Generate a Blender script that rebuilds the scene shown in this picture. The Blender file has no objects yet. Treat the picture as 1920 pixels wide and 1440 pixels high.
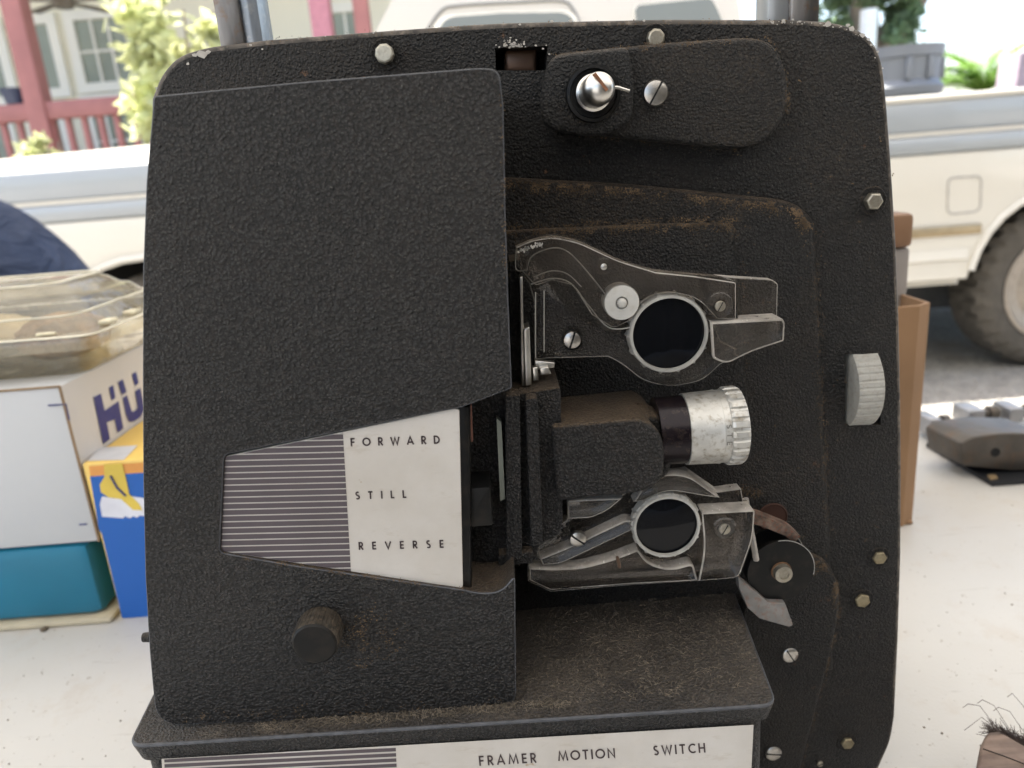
import bpy, bmesh, math, random
from mathutils import Vector, Matrix, noise as nz
R = math.radians
rnd = random.Random(7)
scn = bpy.context.scene
# ------------------------------------------------------------------ camera
T = 0.73                    # table top height
CH = T + 0.30               # camera height
PITCH, ROLL, F = R(16.3), R(4.5), 1400.0
cam = bpy.data.cameras.new('camera')
camo = bpy.data.objects.new('camera', cam)
scn.collection.objects.link(camo)
U0 = Vector((0, math.sin(PITCH), math.cos(PITCH)))
FW = Vector((0, math.cos(PITCH), -math.sin(PITCH)))
RT = Vector((math.cos(ROLL), 0, 0)) - math.sin(ROLL) * U0
UP = math.cos(ROLL) * U0 + Vector((math.sin(ROLL), 0, 0))
m = Matrix((RT, UP, -FW)).transposed().to_4x4()
m.translation = Vector((0, 0, CH))
camo.matrix_world = m
cam.sensor_width = 36
cam.lens = 36 * F / 1920
cam.clip_start = 0.01
cam.clip_end = 2000
cam.dof.use_dof = True
cam.dof.focus_distance = 0.262
cam.dof.aperture_fstop = 13.0
scn.camera = camo
# ------------------------------------------------------------------ world, sun, exposure
SUN_EL, SUN_AZ = R(68), R(-48)        # azimuth clockwise from +Y
w = bpy.data.worlds.new('World')
scn.world = w
w.use_nodes = True
nt = w.node_tree
nt.nodes.clear()
sky = nt.nodes.new('ShaderNodeTexSky')
sky.sky_type = 'NISHITA'
sky.sun_disc = False
sky.sun_elevation = SUN_EL
sky.sun_rotation = SUN_AZ
sky.dust_density = 3.0
bg = nt.nodes.new('ShaderNodeBackground')
bg.inputs[1].default_value = 0.15
wo = nt.nodes.new('ShaderNodeOutputWorld')
nt.links.new(sky.outputs[0], bg.inputs[0])
nt.links.new(bg.outputs[0], wo.inputs[0])
sl = bpy.data.lights.new('sun', 'SUN')
sl.energy = 5.0
sl.angle = R(0.5)
sl.color = (1, .95, .87)
so = bpy.data.objects.new('sun', sl)
scn.collection.objects.link(so)
sd = Vector((math.cos(SUN_EL) * math.sin(SUN_AZ), math.cos(SUN_EL) * math.cos(SUN_AZ), math.sin(SUN_EL)))
so.rotation_euler = sd.to_track_quat('Z', 'Y').to_euler()
so.location = (0, 0, 12)
scn.view_settings.view_transform = 'Standard'
scn.view_settings.look = 'None'
scn.view_settings.exposure = 1.98
scn.view_settings.gamma = 1
scn.render.engine = 'CYCLES'
scn.cycles.use_denoising = True
scn.cycles.max_bounces = 10
scn.cycles.transparent_max_bounces = 12
scn.cycles.sample_clamp_indirect = 6
scn.cycles.caustics_reflective = False
scn.cycles.caustics_refractive = False

# ------------------------------------------------------------------ pixel ray -> point on a real plane
def ray(px, py):
    dx, dy = px - 960, py - 720
    return RT * (dx / F) - UP * (dy / F) + FW
def P(px, py, Y):
    d = ray(px, py)
    k = Y / d.y
    return Vector((0, 0, CH)) + d * k
def PZ(px, py, z):
    d = ray(px, py)
    k = (z - CH) / d.z
    return Vector((0, 0, CH)) + d * k
def PX(px, py, x):
    d = ray(px, py)
    k = x / d.x
    return Vector((0, 0, CH)) + d * k
def sc(px, py, Y):          # metres per pixel at that place
    return (P(px + 5, py, Y) - P(px - 5, py, Y)).length / 10

# ------------------------------------------------------------------ materials
class NB:
    def __init__(s, name):
        s.m = bpy.data.materials.new(name)
        s.m.use_nodes = True
        s.t = s.m.node_tree
        s.t.nodes.clear()
        s.out = s.t.nodes.new('ShaderNodeOutputMaterial')
        g = s.t.nodes.new('ShaderNodeNewGeometry')
        s.pos, s.nor = g.outputs['Position'], g.outputs['Normal']
    def n(s, typ, **kw):
        x = s.t.nodes.new(typ)
        for k, v in kw.items():
            setattr(x, k, v)
        return x
    def l(s, a, b):
        s.t.links.new(a, b)
    def noise(s, scale, detail=2, rough=.5, vec=None, stretch=None, dist=0):
        x = s.n('ShaderNodeTexNoise')
        x.inputs['Scale'].default_value = scale
        x.inputs['Detail'].default_value = detail
        x.inputs['Roughness'].default_value = rough
        x.inputs['Distortion'].default_value = dist
        v = vec or s.pos
        if stretch:
            mp = s.n('ShaderNodeMapping')
            mp.inputs['Scale'].default_value = stretch
            s.l(v, mp.inputs[0])
            v = mp.outputs[0]
        s.l(v, x.inputs['Vector'])
        return x.outputs[0]
    def vor(s, scale, feat='F1', vec=None):
        x = s.n('ShaderNodeTexVoronoi')
        x.feature = feat
        x.inputs['Scale'].default_value = scale
        s.l(vec or s.pos, x.inputs['Vector'])
        return x
    def rng(s, v, a, b, c=0., d=1.):
        x = s.n('ShaderNodeMapRange')
        s.l(v, x.inputs[0])
        for i, q in enumerate((a, b, c, d)):
            x.inputs[i + 1].default_value = q
        return x.outputs[0]
    def math(s, op, a, b=None):
        x = s.n('ShaderNodeMath', operation=op)
        for i, q in enumerate((a, b)):
            if q is None: continue
            if isinstance(q, (int, float)): x.inputs[i].default_value = q
            else: s.l(q, x.inputs[i])
        return x.outputs[0]
    def mix(s, f, a, b):
        x = s.n('ShaderNodeMix', data_type='RGBA')
        for i, q in ((0, f), (6, a), (7, b)):
            if isinstance(q, (int, float)): x.inputs[i].default_value = q
            elif isinstance(q, tuple): x.inputs[i].default_value = (*q, 1)
            else: s.l(q, x.inputs[i])
        return x.outputs[2]
    def sep(s, v):
        x = s.n('ShaderNodeSeparateXYZ')
        s.l(v, x.inputs[0])
        return x.outputs
    def bump(s, h, dist, strength=1.):
        x = s.n('ShaderNodeBump')
        x.inputs['Strength'].default_value = strength
        x.inputs['Distance'].default_value = dist
        s.l(h, x.inputs['Height'])
        return x.outputs[0]
    def bsdf(s, col, rough=.5, metal=0, nrm=None, spec=.5, trans=0, ior=1.45, coat=0, alpha=None, emit=None):
        x = s.n('ShaderNodeBsdfPrincipled')
        for k, v in (('Base Color', col), ('Roughness', rough), ('Metallic', metal), ('Specular IOR Level', spec),
                     ('Transmission Weight', trans), ('IOR', ior), ('Coat Weight', coat)):
            if isinstance(v, tuple): x.inputs[k].default_value = (*v, 1)
            elif isinstance(v, (int, float)): x.inputs[k].default_value = v
            else: s.l(v, x.inputs[k])
        if nrm is not None: s.l(nrm, x.inputs['Normal'])
        s.l(x.outputs[0], s.out.inputs[0])
        return x

def simple(name, col, rough=.5, metal=0, var=.12, vs=40, bump=0, bs=300, spec=.5, coat=0, dirt=0, dcol=(.2, .15, .1), stretch=None):
    b = NB(name)
    f = b.rng(b.noise(vs, 4, stretch=stretch), .3, .7)
    c = b.mix(f, tuple(x * (1 - var) for x in col), tuple(min(1, x * (1 + var)) for x in col))
    if dirt:
        g = b.math('MULTIPLY', b.rng(b.noise(vs * 2.7, 5, .6), .5, .72), dirt)
        c = b.mix(g, c, dcol)
    nr = b.bump(b.noise(bs, 3), bump) if bump else None
    b.bsdf(c, rough, metal, nr, spec, coat=coat)
    return b.m

def crinkle(name, lo=.012, hi=.05, dust=.35, topdust=1., brown=(.15, .105, .065), rust=.0, dustscale=14, topcut=(.25, .85)):
    b = NB(name)
    warp = b.n('ShaderNodeVectorMath', operation='ADD')
    wn = b.n('ShaderNodeTexNoise'); wn.inputs['Scale'].default_value = 500; b.l(b.pos, wn.inputs['Vector'])
    ws = b.n('ShaderNodeVectorMath', operation='SCALE'); b.l(wn.outputs[1], ws.inputs[0]); ws.inputs['Scale'].default_value = .0012
    b.l(b.pos, warp.inputs[0]); b.l(ws.outputs[0], warp.inputs[1])
    vr = b.vor(980, 'F1', warp.outputs[0])
    cell = b.rng(vr.outputs['Distance'], .05, .75, 1, 0)
    n1 = b.math('ADD', b.math('MULTIPLY', cell, .55), b.math('MULTIPLY', b.noise(1400, 4, .75), .75))
    base = b.mix(b.rng(n1, .5, .92), (lo * .25, lo * .25, lo * .27), (hi * .92, hi * .9, hi * .92))
    hue = b.noise(420, 2, .6)
    base = b.mix(b.math('MULTIPLY', b.rng(hue, .52, .66), .15), base, (hi * 1.2, hi * .8, hi * .65))
    sp = b.rng(b.noise(1900, 3, .75), .62, .70)
    base = b.mix(b.math('MULTIPLY', sp, .62), base, (.2, .18, .16))  # pale specks painted in for the sparkle of tiny highlights
    d = b.math('MULTIPLY', b.rng(b.noise(dustscale, 6, .62), .45, .75), dust)
    d = b.math('MULTIPLY', d, b.rng(b.noise(750, 3, .7), .4, .65))
    base = b.mix(d, base, brown)
    if rust:
        r = b.math('MULTIPLY', b.rng(b.noise(130, 4, .75), .66, .74), rust)
        base = b.mix(r, base, (.2, .095, .045))
    nz = b.sep(b.nor)[2]
    td = b.rng(nz, *topcut)
    td = b.math('MULTIPLY', td, b.rng(b.noise(45, 5, .6), .25, .62, .35, 1))
    td = b.math('MULTIPLY', td, b.rng(b.noise(900, 3, .7), .34, .62, .25, 1))
    td = b.math('MULTIPLY', td, b.rng(b.noise(17, 4, .6, dist=.4), .34, .62, .3, 1))
    td = b.math('MULTIPLY', td, topdust)
    base = b.mix(td, base, tuple(x * 1.25 for x in brown))
    nr = b.bump(n1, .0013, 1.)
    b.bsdf(base, b.rng(b.noise(9, 4), .35, .65, .34, .46), 0, nr, .45)
    return b.m

M = {}
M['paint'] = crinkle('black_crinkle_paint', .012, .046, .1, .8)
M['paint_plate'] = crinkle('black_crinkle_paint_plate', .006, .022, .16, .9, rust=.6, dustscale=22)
M['paint_edge'] = simple('rubbed_paint_edge', (.055, .057, .064), .45, var=.35, vs=300, bump=.0002, bs=900)
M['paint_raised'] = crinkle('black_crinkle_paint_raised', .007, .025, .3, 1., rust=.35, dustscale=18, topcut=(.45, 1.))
M['paint_base'] = crinkle('black_crinkle_paint_base', .012, .045, .3, .8, brown=(.118, .097, .077))
M['paint_lens'] = crinkle('black_crinkle_paint_lens', .009, .046, .08, .85)
M['black'] = simple('black_plastic', (.006, .006, .006), .38, spec=.25, dirt=.16, dcol=(.09, .07, .05), vs=60)
M['dark'] = simple('recess_shade', (.006, .006, .006), .8)  # near-black colour standing in for shade in slots, cracks and holes
M['steel'] = simple('plated_steel', (.5, .48, .45), .3, 1, .1, 300, .00004, 900, dirt=.4, dcol=(.25, .2, .14))
M['steel_bright'] = simple('satin_steel', (.66, .64, .6), .3, 1, .06, 300)
M['bolt_pale'] = simple('pale_bolt', (.5, .48, .41), .5, .5, .12, 400, dirt=.4, dcol=(.2, .14, .08))
M['bolt'] = simple('dull_bolt', (.36, .335, .28), .42, .85, .12, 500, dirt=.5, dcol=(.2, .14, .08))
M['bolt_dull'] = simple('dull_brass_bolt', (.27, .23, .15), .5, .7, .15, 500, dirt=.5, dcol=(.15, .1, .05))
M['rust'] = simple('rusty_metal', (.2, .09, .045), .8, .2, .5, 220, .0002, 700)
M['alu'] = simple('worn_aluminium', (.56, .55, .52), .5, .75, .13, 160, .00008, 800, dirt=.75, dcol=(.23, .19, .13))
M['purple'] = simple('dark_violet_barrel', (.012, .008, .011), .25, .4, dirt=.12, vs=150)
M['wheel'] = simple('grey_plastic', (.33, .32, .29), .55, 0, .08, 250, dirt=.4, dcol=(.18, .15, .11))
M['guide_metal'] = simple('worn_grey_metal', (.2, .19, .18), .5, .3, .2, 150, dirt=.8, dcol=(.2, .1, .06))
M['copper'] = simple('copper_strip', (.28, .14, .11), .5, .4)
M['greygreen'] = simple('greygreen_strip', (.15, .16, .135), .5)
M['frost_and_highlight'] = simple('frosted_ring_and_highlight', (.34, .33, .305), .45, 0, .25, 150)  # frosted plastic, also the colour of the drawn highlight lines
M['lens'] = simple('dark_lens', (.003, .0035, .005), .04, 0, spec=.3)
M['white_roller'] = simple('nylon_roller', (.5, .49, .46), .45, dirt=.4, dcol=(.3, .26, .2), vs=120)
M['letter'] = simple('printed_letter', (.045, .03, .032), .5)
M['engrave'] = simple('engraved_letter', (.2, .19, .17), .6)
M['chip'] = simple('chipped_bare_metal', (.45, .42, .38), .6, .1, .2, 200)
M['fibre'] = simple('dust_fibre', (.19, .158, .12), .9, var=.5, vs=90)

def clear(name, haze, tint, dcol=(.5, .46, .42), bumpd=.0002, bs=180, gl=1.5, hs=60):
    b = NB(name)
    f = b.math('MULTIPLY', b.rng(b.noise(hs, 5, .65), .3, .75, .4, 1.5), haze)
    scr = b.rng(b.noise(1100, 2, .5, stretch=(1, 1, .1)), .68, .73)
    f = b.math('ADD', f, b.math('MULTIPLY', scr, haze * 1.2))
    nr = b.bump(b.noise(bs, 3), bumpd, .5)
    t = b.n('ShaderNodeBsdfTransparent'); t.inputs[0].default_value = (*tint, 1)
    g = b.n('ShaderNodeBsdfGlossy'); g.inputs['Roughness'].default_value = .04; b.l(nr, g.inputs['Normal'])
    fr = b.n('ShaderNodeFresnel'); fr.inputs['IOR'].default_value = gl; b.l(nr, fr.inputs['Normal'])
    m1 = b.n('ShaderNodeMixShader'); b.l(fr.outputs[0], m1.inputs[0]); b.l(t.outputs[0], m1.inputs[1]); b.l(g.outputs[0], m1.inputs[2])
    d = b.n('ShaderNodeBsdfDiffuse'); d.inputs[0].default_value = (*dcol, 1)
    mx = b.n('ShaderNodeMixShader')
    b.l(f, mx.inputs[0]); b.l(m1.outputs[0], mx.inputs[1]); b.l(d.outputs[0], mx.inputs[2])
    b.l(mx.outputs[0], b.out.inputs[0])
    return b.m
M['acrylic'] = clear('scuffed_clear_acrylic', .038, (.9, .87, .84), gl=1.36)
M['acrylic_rib'] = clear('clear_acrylic_rib', .05, (.8, .77, .73))
M['acrylic_edge'] = clear('highlit_acrylic_edge', .5, (.7, .66, .6), (.66, .61, .55))  # brightened colour imitating light caught along the acrylic edges
M['acrylic_clear'] = clear('clean_clear_acrylic', .016, (.9, .87, .84), gl=1.36)
M['edge_worn'] = simple('worn_brown_edge', (.05, .042, .035), .55, var=.8, vs=120, dirt=.8, dcol=(.2, .165, .13))

def label_mat():
    b = NB('silver_label')
    f = b.rng(b.noise(18, 5, .65), .3, .7)
    c = b.mix(f, (.45, .415, .37), (.56, .535, .505))
    c = b.mix(b.math('MULTIPLY', b.rng(b.noise(70, 5, .7, stretch=(1, 1, 3)), .58, .68), .3), c, (.36, .3, .23))
    c = b.mix(b.math('MULTIPLY', b.rng(b.noise(1300, 2), .55, .75), .25), c, (.45, .43, .4))
    c = b.mix(b.math('MULTIPLY', b.rng(b.noise(160, 3, .7), .72, .78), .6), c, (.3, .2, .1))
    b.bsdf(c, .5, .05)
    return b.m
M['label'] = label_mat()
M['label_dark'] = simple('label_dark_stripes', (.075, .06, .068), .5, vs=50, var=.1)

# ------------------------------------------------------------------ object helpers
def link(o, parent=None):
    scn.collection.objects.link(o)
    if parent is not None:
        o.parent = parent
    return o
def wloc(o):
    v = Vector((0, 0, 0))
    while o is not None:
        v = v + o.location
        o = o.parent
    return v
def tag(o, label=None, cat=None, group=None, kind=None):
    if label: o['label'] = label
    if cat: o['category'] = cat
    if group: o['group'] = group
    if kind: o['kind'] = kind
    return o
def empty(name, loc, label, cat, group=None):
    o = bpy.data.objects.new(name, None)
    o.location = loc
    o.empty_display_size = .05
    link(o)
    return tag(o, label, cat, group)
def fin(bm, name, mats, parent=None, smooth=35, origin=None):
    if not isinstance(mats, (list, tuple)): mats = [mats]
    bmesh.ops.recalc_face_normals(bm, faces=bm.faces[:])
    lo = Vector([min(v.co[i] for v in bm.verts) for i in range(3)])
    hi = Vector([max(v.co[i] for v in bm.verts) for i in range(3)])
    c = (lo + hi) / 2
    if origin == 'base': c.z = lo.z
    for v in bm.verts: v.co -= c
    me = bpy.data.meshes.new(name)
    bm.to_mesh(me)
    bm.free()
    for x in mats: me.materials.append(M[x] if isinstance(x, str) else x)
    if smooth:
        me.polygons.foreach_set('use_smooth', [True] * len(me.polygons))
        me.set_sharp_from_angle(angle=R(smooth))
    o = bpy.data.objects.new(name, me)
    link(o, parent)
    o.location = c - (wloc(parent) if parent else Vector((0, 0, 0)))
    return o
def fil(pts, n=6):
    out = []
    k = len(pts)
    for i, p in enumerate(pts):
        r = p[2] if len(p) > 2 else 0
        v = Vector(p[:2])
        if not r:
            out.append(v); continue
        a, b = Vector(pts[i - 1][:2]) - v, Vector(pts[(i + 1) % k][:2]) - v
        ra, rb = min(r, a.length * .48), min(r, b.length * .48)
        p0, p2 = v + a.normalized() * ra, v + b.normalized() * rb
        for j in range(n + 1):
            t = j / n
            # blend between quadratic and circular feel
            out.append((1 - t) ** 2 * p0 + 2 * t * (1 - t) * v + t * t * p2)
    return out
def add_prism(bm, ring_f, ring_b, bev=0, seg=2, mi=0, emi=0):
    ring_f, ring_b = list(ring_f), list(ring_b)
    vf = [bm.verts.new(p) for p in ring_f]
    vb = [bm.verts.new(p) for p in ring_b]
    n = len(vf)
    fs = [bm.faces.new(vf), bm.faces.new(list(reversed(vb)))]
    for i in range(n):
        fs.append(bm.faces.new((vf[i], vb[i], vb[(i + 1) % n], vf[(i + 1) % n])))
    for f in fs:
        f.material_index = mi; f.normal_update()
    if emi == 2: bmesh.ops.recalc_face_normals(bm, faces=bm.faces[:])
    if bev:
        ed = [e for e in fs[0].edges]
        r_ = bmesh.ops.bevel(bm, geom=ed, offset=bev, segments=seg, profile=.5, affect='EDGES', clamp_overlap=True)
        if emi:
            for f in r_['faces']: f.material_index = emi
            if emi == 2:
                for f in r_['faces']: f.material_index = 1
                for f in bm.faces:
                    if f.normal.z > .3 and abs(f.normal.y) < .5: f.material_index = 1  # up-facing sides painted bright for caught light and dust
def prism(name, pts, y0, y1, mat, parent, bev=0, seg=3, ref=None, smooth=35, edge=None):
    pf = [P(q[0], q[1], ref or y0) for q in fil(pts)]
    bm = bmesh.new()
    add_prism(bm, [Vector((p.x, y0, p.z)) for p in pf], [Vector((p.x, y1, p.z)) for p in pf], bev, seg, 0, (2 if edge == 'acrylic_edge' else 1) if edge else 0)
    return fin(bm, name, [mat, edge] if edge else mat, parent, smooth)
def add_box(bm, lo, hi, mi=0, bev=0):
    x = bmesh.ops.create_cube(bm, size=1)
    vs = x['verts']
    for v in vs:
        v.co = Vector([lo[i] + (v.co[i] + .5) * (hi[i] - lo[i]) for i in range(3)])
    fs = {f for v in vs for f in v.link_faces}
    for f in fs: f.material_index = mi
    if bev:
        es = {e for f in fs for e in f.edges}
        r = bmesh.ops.bevel(bm, geom=list(es), offset=bev, segments=2, profile=.5, affect='EDGES', clamp_overlap=True)
        for f in r['faces']: f.material_index = mi
def box(name, lo, hi, mat, parent=None, bev=0, smooth=35):
    bm = bmesh.new()
    add_box(bm, lo, hi, 0, bev)
    return fin(bm, name, mat, parent, smooth)
def add_lathe(bm, c, axis, prof, n=40, mi=0, fn=None):
    ax = {'X': (Vector((1, 0, 0)), Vector((0, 1, 0)), Vector((0, 0, 1))),
          'Y': (Vector((0, 1, 0)), Vector((1, 0, 0)), Vector((0, 0, 1))),
          'Z': (Vector((0, 0, 1)), Vector((1, 0, 0)), Vector((0, 1, 0)))}[axis]
    rings = []
    for k, (r, t) in enumerate(prof):
        if r < 1e-7:
            rings.append([bm.verts.new(c + ax[0] * t)])
        else:
            rg = []
            for i in range(n):
                a = 2 * math.pi * i / n
                rr = r * (fn(k, i, n) if fn else 1)
                rg.append(bm.verts.new(c + ax[0] * t + ax[1] * rr * math.cos(a) + ax[2] * rr * math.sin(a)))
            rings.append(rg)
    for a, b in zip(rings, rings[1:]):
        for i in range(n):
            j = (i + 1) % n
            if len(a) == 1 and len(b) == 1: continue
            if len(a) == 1: f = bm.faces.new((a[0], b[i], b[j]))
            elif len(b) == 1: f = bm.faces.new((a[i], b[0], a[j]))
            else: f = bm.faces.new((a[i], b[i], b[j], a[j]))
            f.material_index = mi
def lathe(name, c, axis, prof, mat, parent, n=40, fn=None, smooth=35):
    bm = bmesh.new()
    add_lathe(bm, c, axis, prof, n, 0, fn)
    return fin(bm, name, mat, parent, smooth)
def add_tube(bm, pts, r, n=6, mi=0, taper=1.):
    rings = []
    k = len(pts)
    for i, p in enumerate(pts):
        t = (pts[min(i + 1, k - 1)] - pts[max(i - 1, 0)]).normalized()
        u = t.cross(Vector((0.13, .31, .94)))
        if u.length < 1e-4: u = t.cross(Vector((1, 0, 0)))
        u.normalize(); v = t.cross(u)
        rr = r * (1 + (taper - 1) * i / max(1, k - 1))
        rings.append([bm.verts.new(p + (u * math.cos(2 * math.pi * j / n) + v * math.sin(2 * math.pi * j / n)) * rr) for j in range(n)])
    for a, b in zip(rings, rings[1:]):
        for j in range(n):
            f = bm.faces.new((a[j], b[j], b[(j + 1) % n], a[(j + 1) % n]))
            f.material_index = mi
    for rg in (rings[0][::-1], rings[-1]):
        f = bm.faces.new(rg); f.material_index = mi
def cut(ob, bms):
    for bmc in bms:
        me = bpy.data.meshes.new('tmp'); bmc.to_mesh(me); bmc.free()
        co = bpy.data.objects.new('tmp', me); link(co)
        co.location = -wloc(ob.parent) * 0 if ob.parent is None else (0, 0, 0)
        md = ob.modifiers.new('b', 'BOOLEAN'); md.operation = 'DIFFERENCE'; md.object = co; md.solver = 'EXACT'
        bpy.context.view_layer.update()
        ev = ob.evaluated_get(bpy.context.evaluated_depsgraph_get())
        nm = bpy.data.meshes.new_from_object(ev)
        ob.modifiers.clear()
        ob.data = nm
        bpy.data.objects.remove(co); bpy.data.meshes.remove(me)
        nm.set_sharp_from_angle(angle=R(35))
def clip(poly, a, b):      # keep the side left of a->b in pixel space (y down)
    out = []
    def s(p): return (b[0] - a[0]) * (p[1] - a[1]) - (b[1] - a[1]) * (p[0] - a[0])
    for i, p in enumerate(poly):
        q = poly[(i + 1) % len(poly)]
        sp, sq = s(p), s(q)
        if sp >= 0: out.append(p)
        if sp * sq < 0:
            t = sp / (sp - sq)
            out.append((p[0] + (q[0] - p[0]) * t, p[1] + (q[1] - p[1]) * t))
    return out
def flat(bm, pts3, mi=0):
    f = bm.faces.new([bm.verts.new(p) for p in pts3]); f.material_index = mi; f.normal_update()

# ------------------------------------------------------------------ letters (geometric sans, strokes)
def arc(cx, cy, rx, ry, a0, a1, n=14):
    return [(cx + rx * math.cos(R(a0 + (a1 - a0) * i / n)), cy + ry * math.sin(R(a0 + (a1 - a0) * i / n))) for i in range(n + 1)]
G = {
 'F': (.5, [[(.08, 0), (.08, 1)], [(.0, .92), (.5, .92)], [(.08, .5), (.46, .5)]]),
 'O': (.95, [arc(.48, .5, .42, .42, 0, 360, 28)]),
 'R': (.58, [[(.08, 0), (.08, 1)], [(.08, .92)] + arc(.28, .69, .2, .23, 90, -90) + [(.08, .46)], [(.24, .46), (.54, 0)]]),
 'W': (1.05, [[(.04, 1), (.3, .04), (.54, .9), (.78, .04), (1.03, 1)]]),
 'A': (.8, [[(.04, 0), (.4, .95), (.76, 0)], [(.18, .3), (.62, .3)]]),
 'D': (.72, [[(.08, .0), (.08, 1)], [(.08, .92), (.22, .92)] + arc(.22, .5, .42, .42, 90, -90) + [(.08, .08)]]),
 'S': (.55, [arc(.28, .73, .19, .2, 40, 250) + arc(.27, .27, .2, .2, 75, -145)]),
 'T': (.6, [[(.3, 0), (.3, 1)], [(.0, .92), (.6, .92)]]),
 'I': (.16, [[(.08, 0), (.08, 1)]]),
 'L': (.46, [[(.08, 0), (.08, 1)], [(.08, .08), (.46, .08)]]),
 'E': (.5, [[(.08, 0), (.08, 1)], [(.08, .92), (.5, .92)], [(.08, .5), (.47, .5)], [(.08, .08), (.5, .08)]]),
 'V': (.75, [[(.04, 1), (.38, .05), (.72, 1)]]),
 'M': (1.0, [[(.06, 0), (.2, .95), (.5, .1), (.8, .95), (.94, 0)]]),
 'N': (.76, [[(.08, 0), (.08, .93), (.68, .07), (.68, 1)]]),
 'C': (.72, [arc(.46, .5, .4, .42, 50, 310, 20)]),
 'H': (.7, [[(.08, 0), (.08, 1)], [(.62, 0), (.62, 1)], [(.08, .5), (.62, .5)]]),
}
def stroke(pl, wd):
    quads = []
    n = len(pl)
    closed = n > 3 and (Vector(pl[0]) - Vector(pl[-1])).length < 1e-5
    L, Rr = [], []
    for i in range(n):
        p = Vector(pl[i])
        if closed:
            a, b = Vector(pl[i - 1 if i else n - 2]), Vector(pl[i + 1 if i < n - 1 else 1])
        else:
            a, b = Vector(pl[max(0, i - 1)]), Vector(pl[min(n - 1, i + 1)])
        d1 = (p - a); d2 = (b - p)
        if d1.length < 1e-6: d1 = d2
        if d2.length < 1e-6: d2 = d1
        d1 = d1.normalized(); d2 = d2.normalized()
        t = (d1 + d2)
        t = t.normalized() if t.length > 1e-5 else d1
        nn = Vector((-t.y, t.x))
        c = max(.5, nn.dot(Vector((-d1.y, d1.x))))
        L.append(p + nn * wd / 2 / c); Rr.append(p - nn * wd / 2 / c)
    for i in range(n - 1):
        quads.append((L[i], L[i + 1], Rr[i + 1], Rr[i]))
    return quads
def word(name, txt, x0, y0, x1, y1, h, Y, mat, parent, wd=.17, label=None):
    """letters set between pixels (x0,y0) and (x1,y1) on the baseline, height h px, on plane Y"""
    ws = [G[c][0] for c in txt]
    tot = (Vector((x1, y1)) - Vector((x0, y0))).length / h
    gap = (tot - sum(ws)) / max(1, len(txt) - 1)
    u = (Vector((x1, y1)) - Vector((x0, y0))).normalized()
    v = Vector((u.y, -u.x))
    # letters lean with the label
    v = (v + u * -.035).normalized()
    bm = bmesh.new()
    cx = 0
    for c, wdt in zip(txt, ws):
        for pl in G[c][1]:
            for q in stroke(pl, wd):
                pts = []
                for a in q:
                    pp = Vector((x0, y0)) + u * (cx + a.x) * h + v * a.y * h
                    pts.append(P(pp.x, pp.y, Y))
                flat(bm, pts)
        cx += wdt + gap
    return fin(bm, name, mat, parent, 0)

# ================================================================== SETTING
def ground():
    b = NB('gravel')
    v = b.vor(55)
    c = b.mix(b.rng(b.noise(9, 5), .3, .7), (.30, .28, .25), (.42, .40, .36))
    c = b.mix(b.math('MULTIPLY', b.sep(v.outputs['Color'])[0], .55), c, (.16, .155, .15))
    c = b.mix(b.rng(b.noise(1.3, 4), .55, .7), c, (.28, .22, .16))
    b.bsdf(c, .9, nrm=b.bump(v.outputs['Distance'], .02, .8))
    bm = bmesh.new()
    bmesh.ops.create_grid(bm, x_segments=40, y_segments=40, size=300)
    o = fin(bm, 'ground', b.m, None, 0)
    tag(o, kind='structure')
ground()

M['white_plastic'] = None
def table():
    b = NB('white_table_plastic')
    c = b.mix(b.rng(b.noise(3, 4), .3, .7), (.48, .465, .44), (.545, .53, .50))
    c = b.mix(b.math('MULTIPLY', b.rng(b.noise(160, 3, .6), .68, .74), .75), c, (.25, .2, .15))
    c = b.mix(b.math('MULTIPLY', b.rng(b.noise(26, 6, .7), .54, .74), .38), c, (.42, .34, .26))
    c = b.mix(b.math('MULTIPLY', b.rng(b.noise(7, 5, .6), .5, .75), .3), c, (.44, .4, .35))
    c = b.mix(b.math('MULTIPLY', b.rng(b.noise(60, 3, .6, stretch=(.35, 3, 1), dist=.6), .69, .73), .35), c, (.3, .27, .24))
    c = b.mix(b.math('MULTIPLY', b.rng(b.noise(420, 2, .5), .72, .78), .6), c, (.2, .16, .12))
    b.bsdf(c, .5, nrm=b.bump(b.noise(500, 3), .0002, .4))
    M['white_plastic'] = b.m
    r = empty('folding_table', (0, .35, 0), 'white plastic folding table carrying the projector and boxes', 'table')
    box('tabletop', (-1.0, -.06, T - .045), (1.35, .76, T), 'white_plastic', r, .006)
    M['leg_metal'] = simple('grey_tube', (.3, .3, .31), .4, .5)
    for x in (-.8, 1.1):
        for y in (.05, .62):
            bm = bmesh.new()
            add_tube(bm, [Vector((x, y, 0)), Vector((x, y, T - .047))], .014, 12)
            fin(bm, 'leg', 'leg_metal', r)
    bm = bmesh.new()
    g = random.Random(3)
    for i in range(46):
        if g.random() < .6: q = PZ(g.uniform(0, 250), g.uniform(1165, 1440), T)
        else: q = PZ(g.uniform(1700, 1900), g.uniform(900, 1440), T)
        s = g.uniform(.0002, .0007)
        mt = Matrix.Translation(q + Vector((0, 0, s * .6))) @ Matrix.Rotation(g.uniform(0, 6), 4, 'Z') @ Matrix.Diagonal((s, s * g.uniform(.5, 1), s * .6, 1))
        bmesh.ops.create_icosphere(bm, subdivisions=1, radius=1, matrix=mt)
    q = PZ(85, 1182, T)
    for k in range(4):
        bmesh.ops.create_icosphere(bm, subdivisions=1, radius=.0018, matrix=Matrix.Translation(q + Vector((g.uniform(-.002, .002), g.uniform(-.002, .002), .001))))
    M['crumb'] = simple('crumb', (.13, .1, .07), .9)
    tag(fin(bm, 'crumbs', 'crumb'), 'dark crumbs and dirt specks scattered over the white table', 'crumbs', kind='stuff')
table()

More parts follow.
